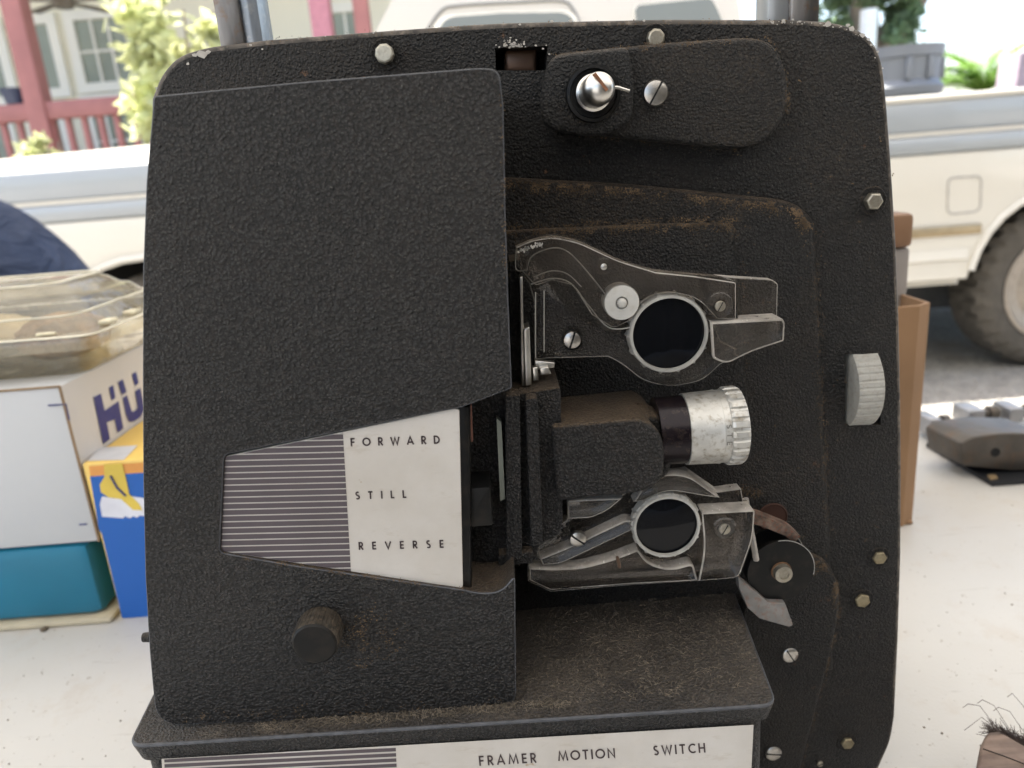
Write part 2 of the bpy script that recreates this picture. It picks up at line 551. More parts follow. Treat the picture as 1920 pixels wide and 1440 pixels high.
def canopy():
    b = NB('canopy_cloth')
    d = b.n('ShaderNodeBsdfDiffuse'); d.inputs[0].default_value = (.7, .69, .66, 1)
    t = b.n('ShaderNodeBsdfTranslucent'); t.inputs[0].default_value = (.7, .68, .63, 1)
    mx = b.n('ShaderNodeMixShader'); mx.inputs[0].default_value = .3
    b.l(d.outputs[0], mx.inputs[1]); b.l(t.outputs[0], mx.inputs[2]); b.l(mx.outputs[0], b.out.inputs[0])
    r = empty('added_shade_canopy', (0, .3, 0), 'white cloth canopy on four posts, added out of view to shade the table', 'canopy')  # canopy is out of view, added to keep the sun off the table
    bm = bmesh.new()
    x0, x1, y0, y1, z = -3.4, 4.2, -2.2, 2.55, 2.35
    c = Vector((.4, .2, 2.95))
    cs = [Vector((x0, y0, z)), Vector((x1, y0, z)), Vector((x1, y1, z)), Vector((x0, y1, z))]
    top = bm.verts.new(c)
    vs = [bm.verts.new(p) for p in cs]
    lo = [bm.verts.new(p - Vector((0, 0, .2))) for p in cs]
    for i in range(4):
        j = (i + 1) % 4
        bm.faces.new((vs[i], vs[j], top)); bm.faces.new((lo[i], lo[j], vs[j], vs[i]))
    fin(bm, 'cloth_roof', b.m, r, 0)
    cur = simple('shade_curtain_cloth', (.10, .095, .085), .9)
    def curtain(a, b_):  # unseen side curtains, added to cut front light on the projector
        bm = bmesh.new(); n_ = 60
        d = (b_ - a); nn = Vector((-d.y, d.x, 0)).normalized()
        pts = [a + d * i / n_ + nn * .04 * math.sin(i * 1.3) for i in range(n_ + 1)]
        t_ = [bm.verts.new((p.x, p.y, z - .19)) for p in pts]; l_ = [bm.verts.new((p.x, p.y, .05)) for p in pts]
        for i in range(n_): bm.faces.new((t_[i], t_[i + 1], l_[i + 1], l_[i]))
        fin(bm, 'added_shade_curtain', cur, r, 60)
    curtain(Vector((-.3, y0 + .05, 0)), Vector((x1 - .1, y0 + .05, 0)))
    curtain(Vector((x1 - .08, y0 + .2, 0)), Vector((x1 - .08, .4, 0)))
    for p in cs:
        bm = bmesh.new()
        add_tube(bm, [Vector((p.x, p.y, 0)), Vector((p.x, p.y, z - .01))], .02, 10)
        fin(bm, 'post', 'leg_metal', r)
canopy()

# ================================================================== PROJECTOR
YP, YC = .285, .224
pr = empty('film_projector', (.0, .27, T), 'old black crinkle painted film projector standing on the white table', 'projector')
plate_pts = [(283, 185, 0), (300, 140, 30), (332, 104, 30), (385, 88, 20), (500, 74), (720, 57), (930, 42, 60), (1250, 35), (1480, 36), (1565, 40, 40), (1622, 58, 40),
             (1655, 100, 40), (1664, 180, 40), (1673, 300), (1682, 450), (1688, 600), (1691, 750), (1692, 900), (1691, 1050), (1686, 1200), (1679, 1345), (1672, 1390, 20), (1640, 1462), (1620, 1500, 20),
             (330, 1600), (300, 1300), (290, 900), (285, 500)]
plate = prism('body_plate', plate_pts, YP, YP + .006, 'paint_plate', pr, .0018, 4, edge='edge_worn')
def pbox(bx, y0, y1, grow=0):
    bm = bmesh.new()
    pf = [P(q[0], q[1], YP) for q in bx]
    add_prism(bm, [Vector((p.x, y0, p.z)) for p in pf], [Vector((p.x, y1, p.z)) for p in pf])
    bmesh.ops.recalc_face_normals(bm, faces=bm.faces[:])
    return bm
slotA = [(928, 90), (1027, 86), (1024, 132), (930, 132)]
slotB = [(1584, 664), (1646, 664), (1652, 797), (1584, 797)]
cut(plate, [pbox(slotA, .27, .31), pbox(slotB, .27, .31)])
def scaled(pts, k, c=(985, 780)):
    return [(c[0] + (p[0] - c[0]) * k, c[1] + (p[1] - c[1]) * k, *(p[2:])) for p in pts]
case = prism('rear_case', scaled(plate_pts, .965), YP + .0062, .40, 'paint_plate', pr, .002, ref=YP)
cut(case, [pbox(slotA, .27, .30), pbox(slotB, .27, .325)])
prism('latch_roller', [(944, 86), (1010, 84), (1008, 132), (946, 132)], .2925, .297, simple('brown_latch', (.16, .095, .065), .35, .5), pr, .002, ref=YP)

# chipped paint patches on the plate
bm = bmesh.new()
g = random.Random(11)
def chip(px, py, s, Y=YP - .0001):
    k = g.randint(5, 7); a0 = g.uniform(0, 6)
    flat(bm, [P(px + math.cos(a0 + 6.283 * i / k) * s * g.uniform(.6, 1.2), py + math.sin(a0 + 6.283 * i / k) * s * g.uniform(.5, .9), Y) for i in range(k)])
for i in range(52):
    t = g.random()
    x = 943 + t * 45 + g.uniform(-2, 2)
    y = 88 - abs(g.gauss(0, 1)) * (9 if t < .35 or t > .85 else 4.5)
    chip(x, max(56, y), g.uniform(1.2, 3.0))
for x in (930, 936, 955, 1005, 1018, 1024, 1030): chip(x, g.uniform(84, 92) + (10 if x > 1025 else 0), g.uniform(1.5, 3.2))
for px, py, s in ((378, 102, 10), (365, 103, 6), (390, 98, 6), (352, 120, 4), (975, 46, 3), (1035, 39.5, 3.5), (1070, 38.5, 4), (1208, 39, 3), (1448, 41, 5), (1470, 39, 5), (1553, 45, 8), (1598, 54, 7), (1590, 47, 5),
                  (1617, 66, 6), (1628, 74, 4), (1634, 84, 3.5), (1640, 87, 2.5), (1646, 97, 3.5), (293, 165, 3), (1487, 36.5, 3), (1500, 40, 4), (700, 62, 2), (560, 72, 2.5), (610, 68, 1.8), (492, 92, 2.5), (470, 84, 3), (1655, 128, 2), (1641, 108, 2)):
    chip(px, py, s, YP - .00012)
for i in range(26):
    t = g.random(); chip(1440 + t * 170, 41 + (t ** 4) * 22 + g.uniform(-1, 5), g.uniform(.8, 2.2), YP - .00014)
tag(fin(bm, 'chipped_paint', 'chip', pr, 0), kind='stuff')

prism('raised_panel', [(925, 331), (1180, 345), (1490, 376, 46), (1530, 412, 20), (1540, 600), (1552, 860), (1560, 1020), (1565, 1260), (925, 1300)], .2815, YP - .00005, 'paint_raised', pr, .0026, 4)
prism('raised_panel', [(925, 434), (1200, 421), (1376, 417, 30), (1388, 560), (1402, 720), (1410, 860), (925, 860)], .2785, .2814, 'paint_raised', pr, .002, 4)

# upper reel arm cover
arm = prism('reel_arm_cover', [(1032, 100, 30), (1250, 79), (1440, 66, 60), (1476, 120, 50), (1482, 215, 60), (1420, 283, 60), (1160, 258), (1018, 236, 36)], .2785, YP, 'paint_raised', pr, .002, 4)
prism('spindle_boss', [(1030, 102, 30), (1180, 86, 16), (1191, 150, 20), (1186, 235, 34), (1120, 258, 30), (1016, 240, 36), (1014, 180)], .2725, .2784, 'paint_raised', arm, .0022, 4)
c = P(1112, 176, .2723)
s = sc(1112, 176, .2725)
lathe('spindle_collar', c, 'Y', [(s * 52, 0), (s * 50, -.0016), (s * 44, -.0018), (s * 42, -.0002), (s * 30, 0), (s * 30, -.002), (0, -.002)], 'black', arm, 48)
c = P(1113, 174, .2702)
lathe('spindle', c, 'Y', [(s * 33, 0), (s * 33, -.0012), (s * 29, -.0016), (s * 27.5, -.009), (s * 28.5, -.0095), (s * 28.5, -.0135), (s * 26, -.0155), (s * 19, -.017), (s * 9, -.0178), (0, -.018)], 'steel_bright', arm, 48)
tipY = .2702 - .0178
bm = bmesh.new()
pf = [P(q[0], q[1], tipY) for q in ((1112, 139), (1117, 136), (1141, 168), (1136, 172))]
add_prism(bm, [Vector((p.x, tipY - .0003, p.z)) for p in pf], [Vector((p.x, tipY + .003, p.z)) for p in pf])
fin(bm, 'slot', 'rust', arm, 0)
bm = bmesh.new()
add_tube(bm, [P(1135, 164, .262), P(1158, 164, .262), P(1180, 171, .262)], .00055, 8)
fin(bm, 'spring_pin', 'steel_bright', arm)

def screw(px, py, r, Y, ang, parent, mat='steel', h=.0022, slot='dark', sw=.16, washer=False):
    c = P(px, py, Y)
    q = sc(px, py, Y) * r
    bm = bmesh.new()
    add_lathe(bm, c, 'Y', [(q, 0), (q, -h * .5), (q * .9, -h * .8), (q * .55, -h), (0, -h * 1.05)], 32)
    if washer: add_lathe(bm, c, 'Y', [(q * 1.35, 0), (q * 1.35, -h * .25), (q, -h * .28)], 32)
    a = R(ang)
    u = Vector((math.cos(a), 0, math.sin(a))); v = Vector((-math.sin(a), 0, math.cos(a)))
    ring = [c + u * i * q * .93 + v * j * q * sw / 2 for i, j in ((-1, -1), (1, -1), (1, 1), (-1, 1))]
    add_prism(bm, [p + Vector((0, -h * 1.07, 0)) for p in ring], [p + Vector((0, -h * .3, 0)) for p in ring], mi=1)
    return fin(bm, 'screw', [mat, slot], parent)
def hexb(px, py, r, Y, parent, mat='bolt', rot=0, h=.0028, ring=True, sides=6):
    c = P(px, py, Y); q = sc(px, py, Y) * r
    bm = bmesh.new()
    add_lathe(bm, c, 'Y', [(q * 1.02, 0), (q * 1.02, -h * .6), (q * .9, -h * .9), (q * .74, -h), (0, -h)], sides)
    bmesh.ops.rotate(bm, cent=c, matrix=Matrix.Rotation(R(rot), 3, 'Y'), verts=bm.verts[:])
    if ring: add_lathe(bm, c, 'Y', [(q * 1.6, .0), (q * 1.5, -.0003), (q * 1.4, -.0003), (q * 1.3, -.0001), (q * 1.0, -.0001)], 36, 1)
    return fin(bm, 'bolt', [mat, 'paint_plate'], parent, 25)
screw(1228, 175, 24, .2785, 58, arm, 'steel', sw=.14)
hexb(722, 102, 18, YP, pr, 'bolt_pale', 10, sides=9)
hexb(1228, 73, 17, YP, pr, 'bolt', 20, sides=9)
hexb(1635, 377, 17, YP, pr, 'bolt', 5)
hexb(1648, 1045, 13, YP, pr, 'bolt_dull', 0, .0016)
hexb(1616, 1125, 14, YP, pr, 'bolt_dull', 15, .0016)
hexb(1588, 1392, 12, YP, pr, 'bolt_dull', 0, .0016)

# thumb wheel
c = P(1618, 731, YP); c.y = YP + .0105
q = .0185
tw = lathe('thumb_wheel', c - Vector((.0055, 0, 0)), 'X', [(0, .0004), (q * .6, .0004), (q * .85, 0), (q * .98, .0006), (q, .0014), (q, .0098), (q * .98, .0106), (0, .0106)], 'wheel', pr, 160,
           lambda k, i, n: (1 - (.022 if i % 4 == 0 else 0)) if k in (4, 5) else 1, smooth=20)

# lower reel arm
larm = prism('lower_arm_cover', [(1440, 1052), (1495, 1036, 20), (1545, 1046, 30), (1572, 1085, 30), (1577, 1140, 30), (1562, 1215), (1532, 1330), (1503, 1440), (1490, 1500), (1340, 1500), (1360, 1200)], .2785, .2815, 'paint_plate', pr, .0018, 3)
screw(1481, 1228, 15, .2785, -60, larm, 'steel', .001)
screw(1450, 1412, 15, .2785, -10, larm, 'steel', .001)
screw(1537, 1431, 6, YP, 20, pr, 'bolt', .001)

# roller with two flanges
c = P(1446, 1044, .276)
s = sc(1446, 1044, .276)
ro = lathe('film_roller', c, 'Y', [(0, 0), (s * 59, 0), (s * 59, -.0008), (s * 36, -.001), (s * 36, -.010), (s * 60, -.0102), (s * 60, -.0112), (s * 10, -.0114), (0, -.0114)], 'black', pr, 56)
cf = c + Vector((0, -.0114, 0))
lathe('hub', cf, 'Y', [(s * 17, 0), (s * 16, -.002), (s * 15.5, -.003), (s * 9, -.0032), (s * 9, -.0024), (0, -.0024)], 'bolt', ro, 28)
lathe('rusty_collar', cf, 'Y', [(s * 18.5, 0), (s * 18, -.0006), (s * 16, -.0007)], simple('brown_collar', (.13, .07, .035), .8), ro, 28)
for cc, yy in ((c, 0), (c, -.0112)):  # pale arcs drawn as highlights on the flange rims
    bm = bmesh.new()
    add_tube(bm, [cc + Vector((math.cos(R(a)) * s * 60, yy, math.sin(R(a)) * s * 60)) for a in range(-12, 100, 4)], .00016, 5)
    fin(bm, 'flange_highlight', 'frost_and_highlight', ro)
# bent guard strip beneath and above the roller
bm = bmesh.new()
path = [(1408, 985), (1382, 1030), (1382, 1085), (1402, 1128), (1425, 1153), (1482, 1172)]
wdt = [(1440, 990), (1412, 1040), (1404, 1080), (1430, 1110), (1452, 1128), (1470, 1133)]
prism('guide_strip', [(1384, 1082), (1396, 1093), (1420, 1112), (1440, 1130), (1472, 1131), (1487, 1172, 3), (1480, 1176, 3), (1424, 1160), (1402, 1140), (1386, 1104)], .262, .266, 'guide_metal', pr, .0003)
bm.free()
bm = bmesh.new()
def ribbon(bm, pts, th, y0, y1, mi=0):
    v = [Vector(p) for p in pts]
    L, Q = [], []
    for i, p in enumerate(v):
        d = (v[min(i + 1, len(v) - 1)] - v[max(0, i - 1)]).normalized()
        nn = Vector((-d.y, d.x)) * th / 2
        L.append(p + nn); Q.append(p - nn)
    ring = L + Q[::-1]
    pf = [P(a.x, a.y, y0) for a in ring]
    n = len(v)
    # build as quads per segment to keep faces planar and simple
    top = [Vector((p.x, y0, p.z)) for p in pf]; bot = [Vector((p.x, y1, p.z)) for p in pf]
    vt = [bm.verts.new(p) for p in top]; vb = [bm.verts.new(p) for p in bot]
    for i in range(n - 1):
        a, b, c_, d_ = i, i + 1, 2 * n - 2 - i, 2 * n - 1 - i
        bm.faces.new((vt[a], vt[b], vt[c_], vt[d_])).material_index = mi
        bm.faces.new((vb[a], vb[d_], vb[c_], vb[b])).material_index = mi
        bm.faces.new((vt[a], vb[a], vb[b], vt[b])).material_index = mi
        bm.faces.new((vt[c_], vb[c_], vb[d_], vt[d_])).material_index = mi
    bm.faces.new((vt[0], vt[2 * n - 1], vb[2 * n - 1], vb[0])).material_index = mi
    bm.faces.new((vt[n - 1], vb[n - 1], vb[n], vt[n])).material_index = mi
def smooth_path(pts, n=6):
    out = []
    v = [Vector(p) for p in pts]
    for i in range(len(v) - 1):
        p0, p1, p2, p3 = v[max(0, i - 1)], v[i], v[i + 1], v[min(len(v) - 1, i + 2)]
        for k in range(n):
            t = k / n
            out.append(.5 * ((2 * p1) + (-p0 + p2) * t + (2 * p0 - 5 * p1 + 4 * p2 - p3) * t * t + (-p0 + 3 * p1 - 3 * p2 + p3) * t ** 3))
    out.append(v[-1])
    return [tuple(a) for a in out]
ribbon(bm, smooth_path([(1408, 972), (1430, 978), (1455, 988), (1478, 998), (1495, 1012)]), 18, .268, .274)
fin(bm, 'rusty_guard', simple('flaking_rust', (.12, .085, .065), .85, 0, .6, 300, .0003, 500, dirt=1, dcol=(.17, .05, .025)), pr)
lathe('rusty_hole', P(1448, 970, .2813), 'Y', [(s * 29, 0), (s * 27, -.0006), (s * 25, -.0002), (0, 0)], simple('dark_rust', (.05, .02, .012), .8), pr, 32)

# ---- lamp house cover: front shell with notch, rear body
cover_pts = [(288, 180, 6), (560, 154), (900, 127, 14), (936, 130, 22), (944, 200), (948, 400), (953, 560), (960, 728, 4), (866, 764),
             (420, 853, 12), (412, 1036, 10), (560, 1062), (868, 1106), (902, 1113, 14), (940, 1110, 22), (966, 1078, 14), (968, 1312, 16), (944, 1334, 22), (640, 1347), (322, 1360, 18), (291, 1340, 26),
             (280, 1220), (272, 1080), (268, 900), (267, 700), (268, 500), (274, 340)]
cov = prism('lamp_cover', cover_pts, YC, .2445, 'paint', pr, .0014, 4, edge='paint_edge')
prism('cover_body', [(292, 190), (900, 134, 10), (934, 140), (944, 400), (950, 600), (955, 728), (935, 740), (935, 1045), (962, 1060), (964, 1310, 12), (940, 1330, 16), (325, 1356, 10), (296, 1338, 16), (276, 1080), (272, 700), (278, 340)],
      .2446, YP - .0001, 'paint', pr, 0, ref=YC)
# label plate
lab = prism('control_label', [(420, 856, 8), (852, 766, 6), (861, 768, 4), (868, 1100, 3), (862, 1103, 6), (414, 1034, 8)], YC + .0012, YC + .0022, 'label', pr, .0001, 1)
prism('label_backing', [(420, 850), (866, 760), (880, 764), (884, 1106), (868, 1108), (411, 1038)], YC + .0023, YC + .012, 'black', pr, .0006, 2)
YL = YC + .0011
strip = [(421, 857), (643, 811), (658, 1071), (414, 1033)]
bm = bmesh.new()
ys = [864 + 11.45 * i for i in range(-5, 22)]
for i in range(len(ys) - 1):
    a, b_ = ys[i] + 1.15, ys[i + 1] - 1.15
    sl_ = -.022
    pl = clip(strip, (400, a + sl_ * -20), (700, a + sl_ * 280))
    if len(pl) < 3: continue
    pl = clip(pl, (700, b_ + sl_ * 280), (400, b_ + sl_ * -20))
    if len(pl) < 3: continue
    flat(bm, [P(p[0], p[1], YL) for p in pl])
fin(bm, 'stripe_print', 'label_dark', lab, 0)
YT = YL - .00005
word('printed_word', 'FORWARD', 658, 837, 825, 832, 15.5, YT, 'letter', lab, .2)
word('printed_word', 'STILL', 667, 936.5, 762, 933.5, 14.5, YT, 'letter', lab, .2)
word('printed_word', 'REVERSE', 673, 1031, 832, 1027, 14.5, YT, 'letter', lab, .2)
# knob on the cover
c = P(603, 1172, YC); s = sc(603, 1172, YC)
s *= .91
kn = lathe('cover_knob', c, 'Y', [(s * 44, 0), (s * 46, -.0008), (s * 47.5, -.002), (s * 47, -.0092), (s * 45, -.0104), (s * 41, -.011), (0, -.0112)], 'black', pr, 132,
           lambda k, i, n: (1 - (.035 if i % 4 == 0 else 0)) if k in (1, 2, 3) else 1, smooth=20)
M['knob_dusty'] = simple('dusty_knob_rim', (.035, .029, .022), .7, vs=320, var=.8, dirt=.6, dcol=(.14, .1, .065))
kn.data.materials.append(M['knob_dusty'])
for p in kn.data.polygons:
    if abs(p.normal.y) < .4: p.material_index = 1
lathe('foot_nub', P(272, 1195, YC + .004), 'X', [(0, -.001), (.0016, -.0006), (.0018, .002), (0, .003)], 'paint', pr, 12)

# ---- innards to the right of the label
prism('inner_wall', [(870, 762), (955, 728), (962, 1052), (870, 1052)], .2440, .2444, 'paint_lens', pr)
prism('copper_strip', [(874, 762), (884, 760), (887, 828), (877, 832)], .2412, .2439, 'copper', pr, .0002)
prism('control_lever', [(868, 917), (918, 914, 2), (924, 985, 3), (868, 990)], .2295, .2439, 'black', pr, .0005)
prism('grey_strip', [(931, 785), (940, 792), (947, 935), (938, 940)], .2400, .2438, 'greygreen', pr)
# ---- gate block
gate = prism('film_gate_block', [(947, 742, 6), (975, 741, 4), (979, 1050, 4), (950, 1052, 8)], .2385, .2436, 'paint_lens', pr, .0018, 4)
prism('gate_frame', [(942, 745), (1052, 727, 10), (1056, 980), (1048, 1008, 14), (1012, 1024), (1004, 1052), (944, 1056)], .2445, .272, 'paint_lens', pr, .0008, 3, ref=.2435)
prism('gate_rib', [(985, 748, 8), (1008, 746, 8), (1018, 1022, 4), (996, 1026, 4)], .2385, .2444, 'paint_lens', pr, .0014, 4)
prism('gate_foot', [(935, 1040), (1000, 1034, 6), (1000, 1058, 8), (935, 1062)], .2395, .2438, 'paint_lens', pr, .0008)
# lens housing
prism('lens_housing', [(1034, 800, 10), (1180, 786), (1215, 789, 20), (1242, 815, 25), (1247, 860), (1242, 905, 24), (1205, 924, 20), (1046, 941, 12)], .2415, .2448, 'paint_lens', pr, .003, 5)
prism('lens_housing', [(1034, 800, 10), (1180, 786), (1215, 789, 20), (1238, 815, 25), (1243, 860), (1238, 905, 24), (1205, 924, 20), (1046, 941, 12)], .2449, .2620, 'paint_lens', pr, 0, ref=.2415)
prism('lens_housing', [(1030, 802, 8), (1215, 784), (1246, 800, 20), (1252, 850), (1246, 910, 20), (1045, 935, 12)], .2621, .2815, 'paint_lens', pr, .002, 3, ref=.2450)
prism('lens_collar', [(1190, 788), (1238, 785, 16), (1263, 812, 24), (1269, 860), (1263, 902, 20), (1238, 915, 6), (1190, 915)], .2500, .2618, 'paint_lens', pr, .002, 3, ref=.2450)
# lens barrel, axis along x
ax = P(1260, 806, .258)
s = sc(1330, 806, .245)
xs = lambda px: P(px, 806, .2465).x - P(1260, 806, .2465).x
ax.x = P(1262, 806, .2465).x
lb = lathe('lens_barrel', ax, 'X', [(0, -.004), (s * 67, -.004), (s * 67, xs(1297))], 'purple', pr, 64)
lathe('lens_tube', ax, 'X', [(s * 66, xs(1293)), (s * 70, xs(1294)), (s * 72, xs(1350)), (s * 73, xs(1356)), (s * 71.5, xs(1357)), (s * 72, xs(1372)), (s * 60, xs(1373))], 'alu', lb, 72)
lathe('focus_ring', ax, 'X', [(s * 66, xs(1369)), (s * 74, xs(1370)), (s * 77, xs(1375)), (s * 77, xs(1397)), (s * 74, xs(1402)), (s * 69, xs(1404)), (s * 60, xs(1403)), (s * 58, xs(1390)), (0, xs(1388))], 'alu', lb, 192,
      lambda k, i, n: (.945 if i % 8 in (0, 1, 2) else 1) if k in (2, 3) else 1, smooth=25)
# engraved characters round the tube
bm = bmesh.new()
for n_, ch in enumerate('STE'):
    a0 = R(22 - n_ * 13)
    for pl in G[ch][1]:
        for q in stroke(pl, .15):
            pts = []
            for a in q:
                ang = a0 - a.x * R(11)
                rr = s * 73.3
                hx = xs(1358) + (a.y) * (xs(1368) - xs(1358))
                pts.append(ax + Vector((hx, -rr * math.cos(ang), rr * math.sin(ang))))
            flat(bm, pts)
fin(bm, 'engraved_letters', 'engrave', lb, 0)

# ---- upper acrylic film guide
ug = prism('upper_film_guide', [(971, 506), (967, 463), (1000, 448, 20), (1040, 442, 20), (1085, 452, 20), (1160, 487, 20), (1230, 508, 20), (1320, 516), (1448, 524, 5), (1459, 532, 4), (1457, 600), (1338, 606), (1352, 640), (1395, 662), (1350, 684), (1318, 714, 20), (1256, 727, 30), (1205, 714, 20), (1166, 682, 20), (1140, 669), (1040, 672), (1003, 674), (1000, 560), (992, 531)], .2625, .2665, 'acrylic', pr, .0004, 2, edge='acrylic_edge')
bm = bmesh.new()
ribbon(bm, smooth_path([(968, 464), (1000, 450), (1040, 445), (1085, 455), (1160, 490), (1230, 511), (1320, 519), (1378, 531)]), 8, .2555, .2624)
ribbon(bm, smooth_path([(986, 505), (1000, 480), (1035, 465), (1066, 473), (1095, 503), (1134, 552)]), 7, .2555, .2624)
ribbon(bm, smooth_path([(1002, 540), (1030, 526), (1066, 530), (1093, 560), (1118, 600), (1145, 618), (1190, 612)]), 7, .2555, .2624)
ribbon(bm, [(1380, 531), (1381, 597)], 5, .2555, .2624)
ribbon(bm, [(1318, 520), (1333, 560), (1345, 596), (1384, 599)], 5, .2555, .2624)
fin(bm, 'guide_ribs', 'acrylic_rib', ug)
bm = bmesh.new()  # pale tubes standing in for highlights along the rib edges
for pth in ([(988, 505), (998, 480), (1036, 465), (1066, 473), (1100, 508), (1134, 550)], [(995, 533), (1036, 522), (1071, 532), (1103, 572), (1141, 614), (1184, 614)], [(1000, 520), (1034, 508), (1064, 514), (1090, 538)],
            [(968, 466), (968, 505), (990, 506)], [(1004, 548), (1004, 672)], [(1020, 545), (1020, 660)]):
    add_tube(bm, [P(a[0], a[1], .2553) for a in smooth_path(pth)], .00022, 5)
tag(fin(bm, 'edge_highlights', 'frost_and_highlight', ug), kind='stuff')
bm = bmesh.new()
for k in range(46):
    t = g.random(); q_ = P(972 + t * 44 + g.uniform(-2, 2), 472 - t * 16 + g.gauss(0, 2.2), .2538)
    a_ = g.uniform(0, 3); s_ = g.uniform(.0002, .0005)
    flat(bm, [q_ + Vector((math.cos(a_ + h), 0, math.sin(a_ + h))) * s_ for h in (0, 1.7, 3.1, 4.6)])
tag(fin(bm, 'scuff_marks', simple('white_scuff', (.62, .6, .56), .6), ug, 0), kind='stuff')
prism('front_window', [(971, 500), (968, 464), (1000, 450, 16), (1040, 445, 16), (1085, 455, 16), (1160, 490, 20), (1230, 511), (1300, 518), (1380, 530, 4), (1380, 598), (1345, 598), (1310, 560, 20), (1255, 545, 30), (1205, 560, 20), (1184, 600, 10), (1150, 616, 10), (1110, 590), (1075, 535), (1035, 525), (1004, 536, 8)], .2540, .2553, 'acrylic', ug, .0003, 1, edge='acrylic_edge')
prism('guide_wing', [(1332, 604), (1468, 597, 4), (1473, 606, 3), (1471, 640, 4), (1410, 660, 20), (1362, 684, 14), (1336, 672, 6)], .2525, .2620, 'acrylic_rib', ug, .0008, 2, edge='acrylic_edge')
def lensring(px, py, ro_, ri, Y, parent, ticks=14):
    c = P(px, py, Y); q = sc(px, py, Y)
    o = lathe('lens_ring', c, 'Y', [(q * ro_ * 1.04, .006), (q * ro_ * 1.03, .001), (q * ro_, 0), (q * ri, 0), (q * (ri - 1), .0012)], 'frost_and_highlight', parent, 112,
              lambda k, i, n: 1.045 if (k < 2 and i % 8 == 0) else 1, smooth=30)
    lathe('lens', c + Vector((0, .001, 0)), 'Y', [(q * ri * 1.01, .0008), (q * ri * .6, .0004), (0, 0)], 'lens', o, 64, smooth=60)
lensring(1255, 627, 73, 68, .2545, ug)
c = P(1166, 568, .2535); s = sc(1166, 568, .2535)
rl = lathe('nylon_roller', c, 'Y', [(s * 33, .008), (s * 34, .001), (s * 32, 0), (s * 12, 0), (s * 11, .0006), (s * 9, .0006), (s * 8.5, -.001), (s * 5, -.0018), (0, -.002)], 'white_roller', ug, 48)
for px, py, r_, ll in ((1132, 500, 17, .008), (1350, 573, 25, .004)):
    c = P(px, py, .2525); s = sc(px, py, .2525)
    lathe('clear_boss', c, 'Y', [(s * r_, ll + .0015), (s * r_, .0005), (s * (r_ - 2), 0), (s * r_ * .5, 0), (s * r_ * .4, .001), (0, .001)], 'acrylic_rib', ug, 36)
screw(1350, 574, 10, .2528, 60, ug, 'bolt', .0008)
screw(1072, 636, 17, .2600, 70, ug, 'steel', .0022, sw=.2)
screw(1132, 500, 6, .2515, 0, ug, 'steel_bright', .0008)
bm = bmesh.new()
c = P(1072, 636, .2622); s = sc(1072, 636, .2622)
add_lathe(bm, c, 'Y', [(s * 19, 0), (s * 19, -.0022)], 28)
fin(bm, 'screw_shank', 'black', ug)

# metal film gate strips
prism('pressure_strip', [(974, 520), (980, 519), (984, 724), (978, 724)], .2520, .2600, 'steel', pr, .0003)
prism('pressure_strip', [(981, 618, 4), (993, 612, 5), (997, 722), (985, 724)], .2500, .2590, 'steel_bright', pr, .0012, 3)
prism('gate_dark_column', [(955, 490), (976, 486), (980, 716), (960, 720)], .2600, .2780, 'paint_raised', pr, .0005)  # dark column beside the strips, in rust-specked paint
for q in (([(1003, 676), (1040, 680), (1040, 690), (1003, 694)], .256), ([(1012, 690), (1028, 688), (1034, 702), (1014, 704)], .2535), ([(998, 690), (1008, 688), (1010, 714), (1000, 714)], .252)):
    prism('spring_clip', q[0], q[1], q[1] + .003, 'steel_bright', pr, .0004)

# ---- lower acrylic film guide
lg = prism('lower_film_guide', [(1000, 1012), (1040, 990, 10), (1062, 975), (1063, 937), (1160, 932), (1215, 897), (1290, 884), (1345, 922), (1390, 916, 3), (1396, 955), (1416, 958, 4), (1412, 1010, 20), (1386, 1084, 14), (1190, 1097), (1032, 1110), (990, 1090), (988, 1062), (1003, 1060)], .2580, .2630, 'acrylic_clear', pr, .0004, 2, edge='acrylic_edge')
prism('film_cam', [(1188, 942), (1214, 902, 8), (1250, 888, 20), (1292, 892, 20), (1350, 934), (1318, 930, 10), (1250, 918, 30), (1205, 940, 10)], .2520, .2579, 'acrylic_rib', lg, .0005, 2, edge='acrylic_edge')
prism('upper_block', [(1064, 938), (1168, 934), (1140, 958, 12), (1108, 972, 10), (1064, 974)], .2520, .2579, 'acrylic_rib', lg, .0006, 2, edge='acrylic_edge')
prism('diagonal_bar', [(1012, 1048), (1080, 1020, 10), (1172, 976, 6), (1190, 978, 4), (1186, 994, 4), (1110, 1030, 14), (1050, 1058, 14), (1018, 1060)], .2520, .2579, 'acrylic_rib', lg, .0012, 3, edge='acrylic_edge')
prism('side_block', [(1316, 962, 4), (1415, 957, 4), (1412, 1008, 20), (1385, 1084, 12), (1310, 1090), (1322, 1030, 30)], .2500, .2579, 'acrylic_clear', lg, .0006, 3, edge='acrylic_edge')
prism('base_block', [(991, 1064), (1036, 1066, 4), (1090, 1064, 20), (1150, 1048, 20), (1196, 1030), (1216, 1056, 16), (1256, 1068, 20), (1300, 1056, 10), (1309, 1090), (1190, 1096), (1032, 1108), (992, 1089)], .2520, .2579, 'acrylic_clear', lg, .0008, 3, edge='acrylic_edge')
lensring(1251, 989, 62, 58, .2500, lg)
bm = bmesh.new()
for k in range(9):
    a0 = R(58 + k * 13); a1 = a0 + R(9)
    c0 = P(1251, 989, .2515); s = sc(1251, 989, .2515)
    add_tube(bm, [c0 + Vector((math.cos(a) * s * 67, 0, math.sin(a) * s * 67)) for a in (a0, (a0 + a1) / 2, a1)], .0005, 5)
tag(fin(bm, 'ring_teeth', 'frost_and_highlight', lg), kind='stuff')
screw(1083, 1008, 16, .2510, -40, lg, 'steel', .002, sw=.2)
c = P(1358, 990, .2498); s = sc(1358, 990, .2498)
